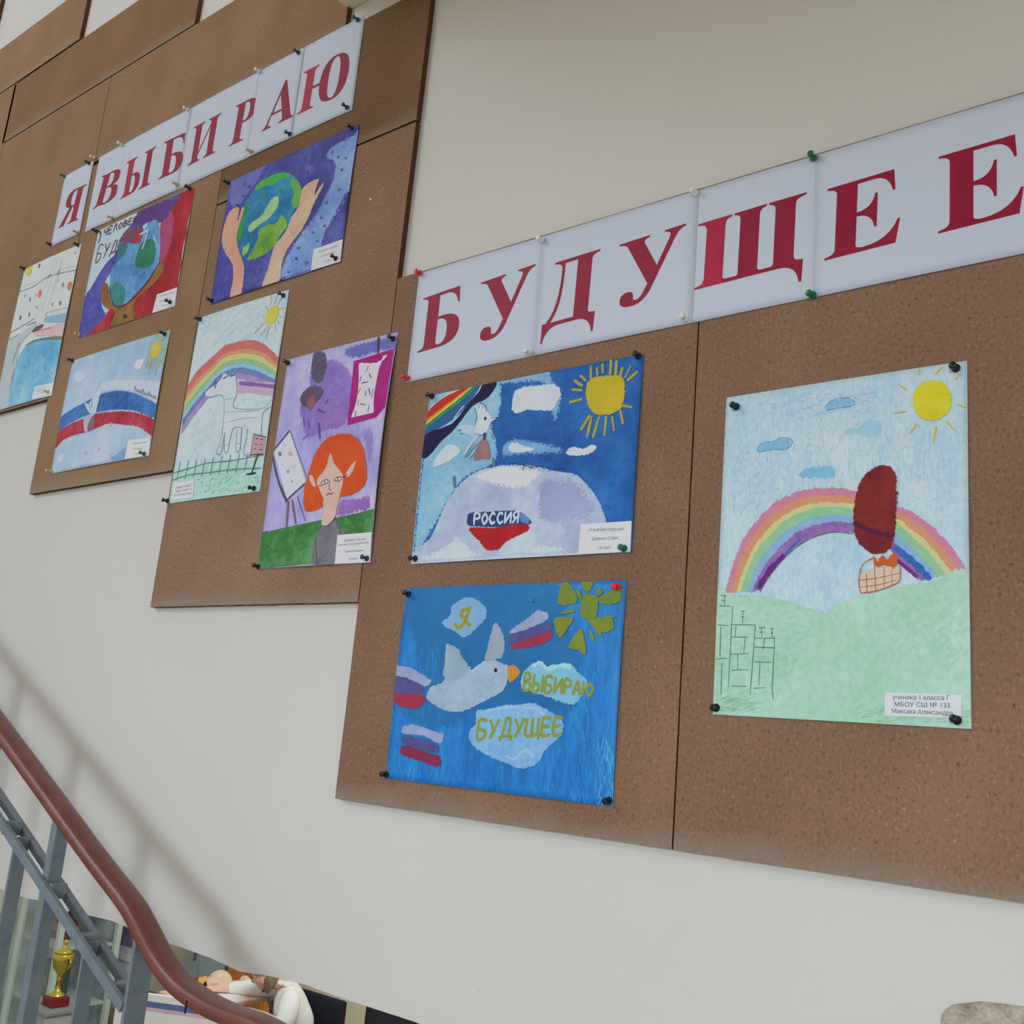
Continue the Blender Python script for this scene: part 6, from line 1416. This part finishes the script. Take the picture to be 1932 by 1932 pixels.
# white information stand with a tricolour stripe
wa = at(222, 1896, 3.30); wb = at(445, 1930, 3.62)
def info_stand():
    z1 = EYE-1.40
    I = empty('information_stand', (wa.x, 3.3, 0), 'white information stand with blue and red stripes behind the railing', 'stand')
    a = Vector((wa.x, 3.30, 0)); b = Vector((wb.x, 3.62, 0)); d = (b-a).normalized(); n = Vector((d.y, -d.x, 0))
    def slab(nm, z0, zt, o0, o1, mat, t0=0, t1=1):
        bm = bmesh.new(); p = a+(b-a)*t0; q = a+(b-a)*t1
        vs_ = [bm.verts.new(c-I.location) for c in (p+n*o0+Vector((0, 0, z0)), q+n*o0+Vector((0, 0, z0)), q+n*o0+Vector((0, 0, zt)), p+n*o0+Vector((0, 0, zt)), p+n*o1+Vector((0, 0, z0)), q+n*o1+Vector((0, 0, z0)), q+n*o1+Vector((0, 0, zt)), p+n*o1+Vector((0, 0, zt)))]
        for f in ((0, 1, 2, 3), (7, 6, 5, 4), (0, 4, 5, 1), (1, 5, 6, 2), (2, 6, 7, 3), (3, 7, 4, 0)): bm.faces.new([vs_[i] for i in f])
        return obj(nm, bm_mesh(bm, nm), mat, I)
    slab('panel', .25, z1, 0, .02, plain((222, 226, 240), .5, HK))
    slab('stripe', z1-.062, z1-.034, .0202, .022, plain((84, 104, 154), .5, HK))
    slab('stripe', z1-.074, z1-.062, .0202, .022, plain((206, 170, 186), .5, HK))
    for t in (.06, .94): slab('leg', 0, .25, -.01, .03, plain((70, 72, 78), .5, HK), t-.02, t+.02)
info_stand()
dk = at(360, 1893, 3.95)
bin_ = empty('dark_cabinet', (dk.x, 4.05, 0), 'low black cabinet behind the white information stand', 'cabinet')
box('body', (dk.x-.22, 3.92, 0), (dk.x+.30, 4.18, .70), plain((24, 25, 32), .6, HK), bin_, .006)
box('top', (dk.x-.235, 3.905, .7005), (dk.x+.315, 4.195, .72), plain((34, 35, 42), .5, HK), bin_, .004)
# glazed display cabinet on the left
def show_case():
    x1 = at(111, 1780, 4.4).x; xm = at(33, 1780, 4.4).x; x0 = xm-(x1-xm)*1.6
    V = empty('display_cabinet', ((x0+x1)/2, 4.6, 0), 'glazed display cabinet with pale green frame and shelves', 'display cabinet')
    fm = plain((186, 204, 192), .5, HK); sm = plain((176, 186, 180), .5, HK)
    for x in (x0, xm, x1): box('frame_post', (x-.022, 4.38, 0), (x+.022, 4.42, 1.9), fm, V, .002)
    for x in (x0, x1): box('frame_post', (x-.022, 4.86, 0), (x+.022, 4.90, 1.9), fm, V, .002)
    for z in (.30, .72, 1.08, 1.5): box('shelf', (x0+.02, 4.43, z-.012), (x1-.02, 4.86, z+.012), sm, V, .002)
    box('back_panel', (x0, 4.901, .05), (x1, 4.915, 1.88), paint((120, 134, 146), (160, 172, 178), (190, 198, 202), sc=4, k=HK), V)
    box('base', (x0-.02, 4.36, 0), (x1+.02, 4.93, .06), sm, V, .003)
    m, nt, bs = mat_new('cabinet_glass'); bs.inputs['Base Color'].default_value = (.8, .9, .86, 1); bs.inputs['Alpha'].default_value = .14; bs.inputs['Roughness'].default_value = .05
    for a, b in ((x0, xm), (xm, x1)): box('glass_pane', (a+.023, 4.398, .07), (b-.023, 4.403, 1.88), m, V)
    def put(nm, x, z, w, d, h, c, label, cat):
        o = empty(nm, (x, 4.62, z), label, cat, 'things inside the display cabinet')
        box('body', (x-w/2, 4.62-d/2, z), (x+w/2, 4.62+d/2, z+h), paint(c, tuple(min(255, v+22) for v in c), sc=12, k=HK), o, .006)
        box('plate', (x-w*.3, 4.62-d/2-.004, z+h*.3), (x+w*.3, 4.62-d/2-.0005, z+h*.6), plain(tuple(min(255, v+50) for v in c), .6, HK), o, .001)
    xs = xm+(x1-xm)*.4
    put('maroon_box', xs-.02, .732, .24, .14, .20, (84, 40, 48), 'dark maroon box on the middle shelf of the display cabinet', 'box')
    put('green_box', xs-.04, .312, .24, .16, .24, (66, 78, 66), 'dark green box on the lowest shelf of the display cabinet', 'box')
    put('bright_green_box', xs+.15, 1.092, .08, .08, .16, (44, 164, 60), 'small bright green box on the upper shelf of the display cabinet', 'box')
    put('blue_grey_folder', xs-.06, 1.092, .22, .06, .24, (112, 130, 142), 'blue-grey folder on the upper shelf of the display cabinet', 'folder')
show_case()
# trophy cup on a plinth
tp = at(104, 1897, 4.12)
pl = empty('plinth', (tp.x, 4.12, 0), 'low pale grey plinth carrying the gold trophy', 'plinth')
box('body', (tp.x-.13, 3.99, 0), (tp.x+.13, 4.25, tp.z-.025), plain((168, 170, 172), .6, HK), pl, .004)
box('top', (tp.x-.15, 3.97, tp.z-.024), (tp.x+.15, 4.27, tp.z), plain((134, 140, 140), .6, HK), pl, .003)
tr = empty('trophy', (tp.x, 4.12, tp.z), 'gold trophy cup on a red base behind the railing', 'trophy')
GOLD = paint((168, 150, 60), (206, 188, 90), sc=10, k=HK, rough=.25, name='gilt'); GOLD.node_tree.nodes['Principled BSDF'].inputs['Metallic'].default_value = .75
bm = bmesh.new(); bm_box(bm, (-.065, -.065, 0.0005), (.065, .065, .06), .006); obj('base', bm_mesh(bm, 'base'), plain((120, 34, 36), .4, HK), tr)
bm = bmesh.new(); bm_lathe(bm, [(.055, .061), (.055, .07), (.03, .085), (.014, .11), (.012, .15), (.022, .165), (.012, .18), (.02, .20), (.055, .24), (.066, .29), (.07, .33), (.064, .335)], seg=20); obj('cup', bm_mesh(bm, 'cup', True), GOLD, tr)
bm = bmesh.new(); bm_lathe(bm, [(.062, .336), (.05, .355), (.02, .37), (.008, .385), (.014, .40), (.012, .415), (.003, .425)], seg=16); obj('lid', bm_mesh(bm, 'lid', True), GOLD, tr)
for sx in (-1, 1):
    bm = bmesh.new(); bm_tube(bm, [(sx*.062, 0, .31), (sx*.098, 0, .315), (sx*.105, 0, .28), (sx*.08, 0, .25), (sx*.058, 0, .25)], .006, 8); obj('handle', bm_mesh(bm, 'handle', True), GOLD, tr)
# photo display board on feet
def photo_board():
    Y = 5.0
    a = at(118, 1790, Y); b = at(282, 1790, Y)
    D = empty('display_board', ((a.x+b.x)/2, Y, 0), 'standing display board with a purple crowd photograph and pinned sheets', 'display board')
    box('panel', (a.x, Y, .22), (b.x, Y+.03, 1.05), plain((196, 198, 202), .7, HK), D, .003)
    def sh(nm, p, q, mat, lift=.004):
        A = at(p[0], p[1], Y); B = at(q[0], q[1], Y)
        box(nm, (min(A.x, B.x), Y-lift, max(min(A.z, B.z), .2)), (max(A.x, B.x), Y-lift+.0035, max(A.z, B.z)), mat, D)
    sh('photograph', (160, 1722), (262, 1792), paint((66, 44, 84), (128, 104, 140), (176, 156, 178), sc=16, st=(3, .8), k=HK, fine=.5, name='purple_crowd_print'))
    sh('yellow_sheet', (184, 1752), (208, 1790), plain((210, 164, 92), .7, HK), .008)
    sh('white_sheet', (204, 1788), (262, 1822), plain((212, 212, 216), .7, HK), .008)
    sh('orange_sheet', (190, 1822), (208, 1838), plain((198, 150, 92), .7, HK), .008)
    sh('beige_sheet', (212, 1824), (262, 1850), paint((168, 160, 150), (190, 184, 176), sc=12, k=HK), .008)
    sh('maroon_sheet', (118, 1760), (136, 1796), paint((92, 62, 74), (120, 96, 98), sc=12, k=HK), .008)
    sh('lilac_sheet', (118, 1800), (158, 1836), paint((164, 164, 178), (178, 178, 190), sc=8, k=HK), .008)
    sh('brown_sheet', (122, 1838), (150, 1880), paint((104, 92, 88), (150, 134, 128), sc=10, st=(4, .6), k=HK), .008)
    sh('navy_sheet', (151, 1838), (192, 1882), paint((34, 34, 48), (70, 66, 84), sc=8, k=HK), .008)
    for t in (.2, .55, .9):
        x = a.x+(b.x-a.x)*t
        f = box('foot', (x-.018, Y-.055, 0), (x+.018, Y+.28, .03), plain((40, 30, 30), .6, HK), D, .004)
        box('upright', (x-.012, Y+.031, .0305), (x+.012, Y+.055, 1.0), plain((40, 30, 30), .6, HK), D, .003)
photo_board()
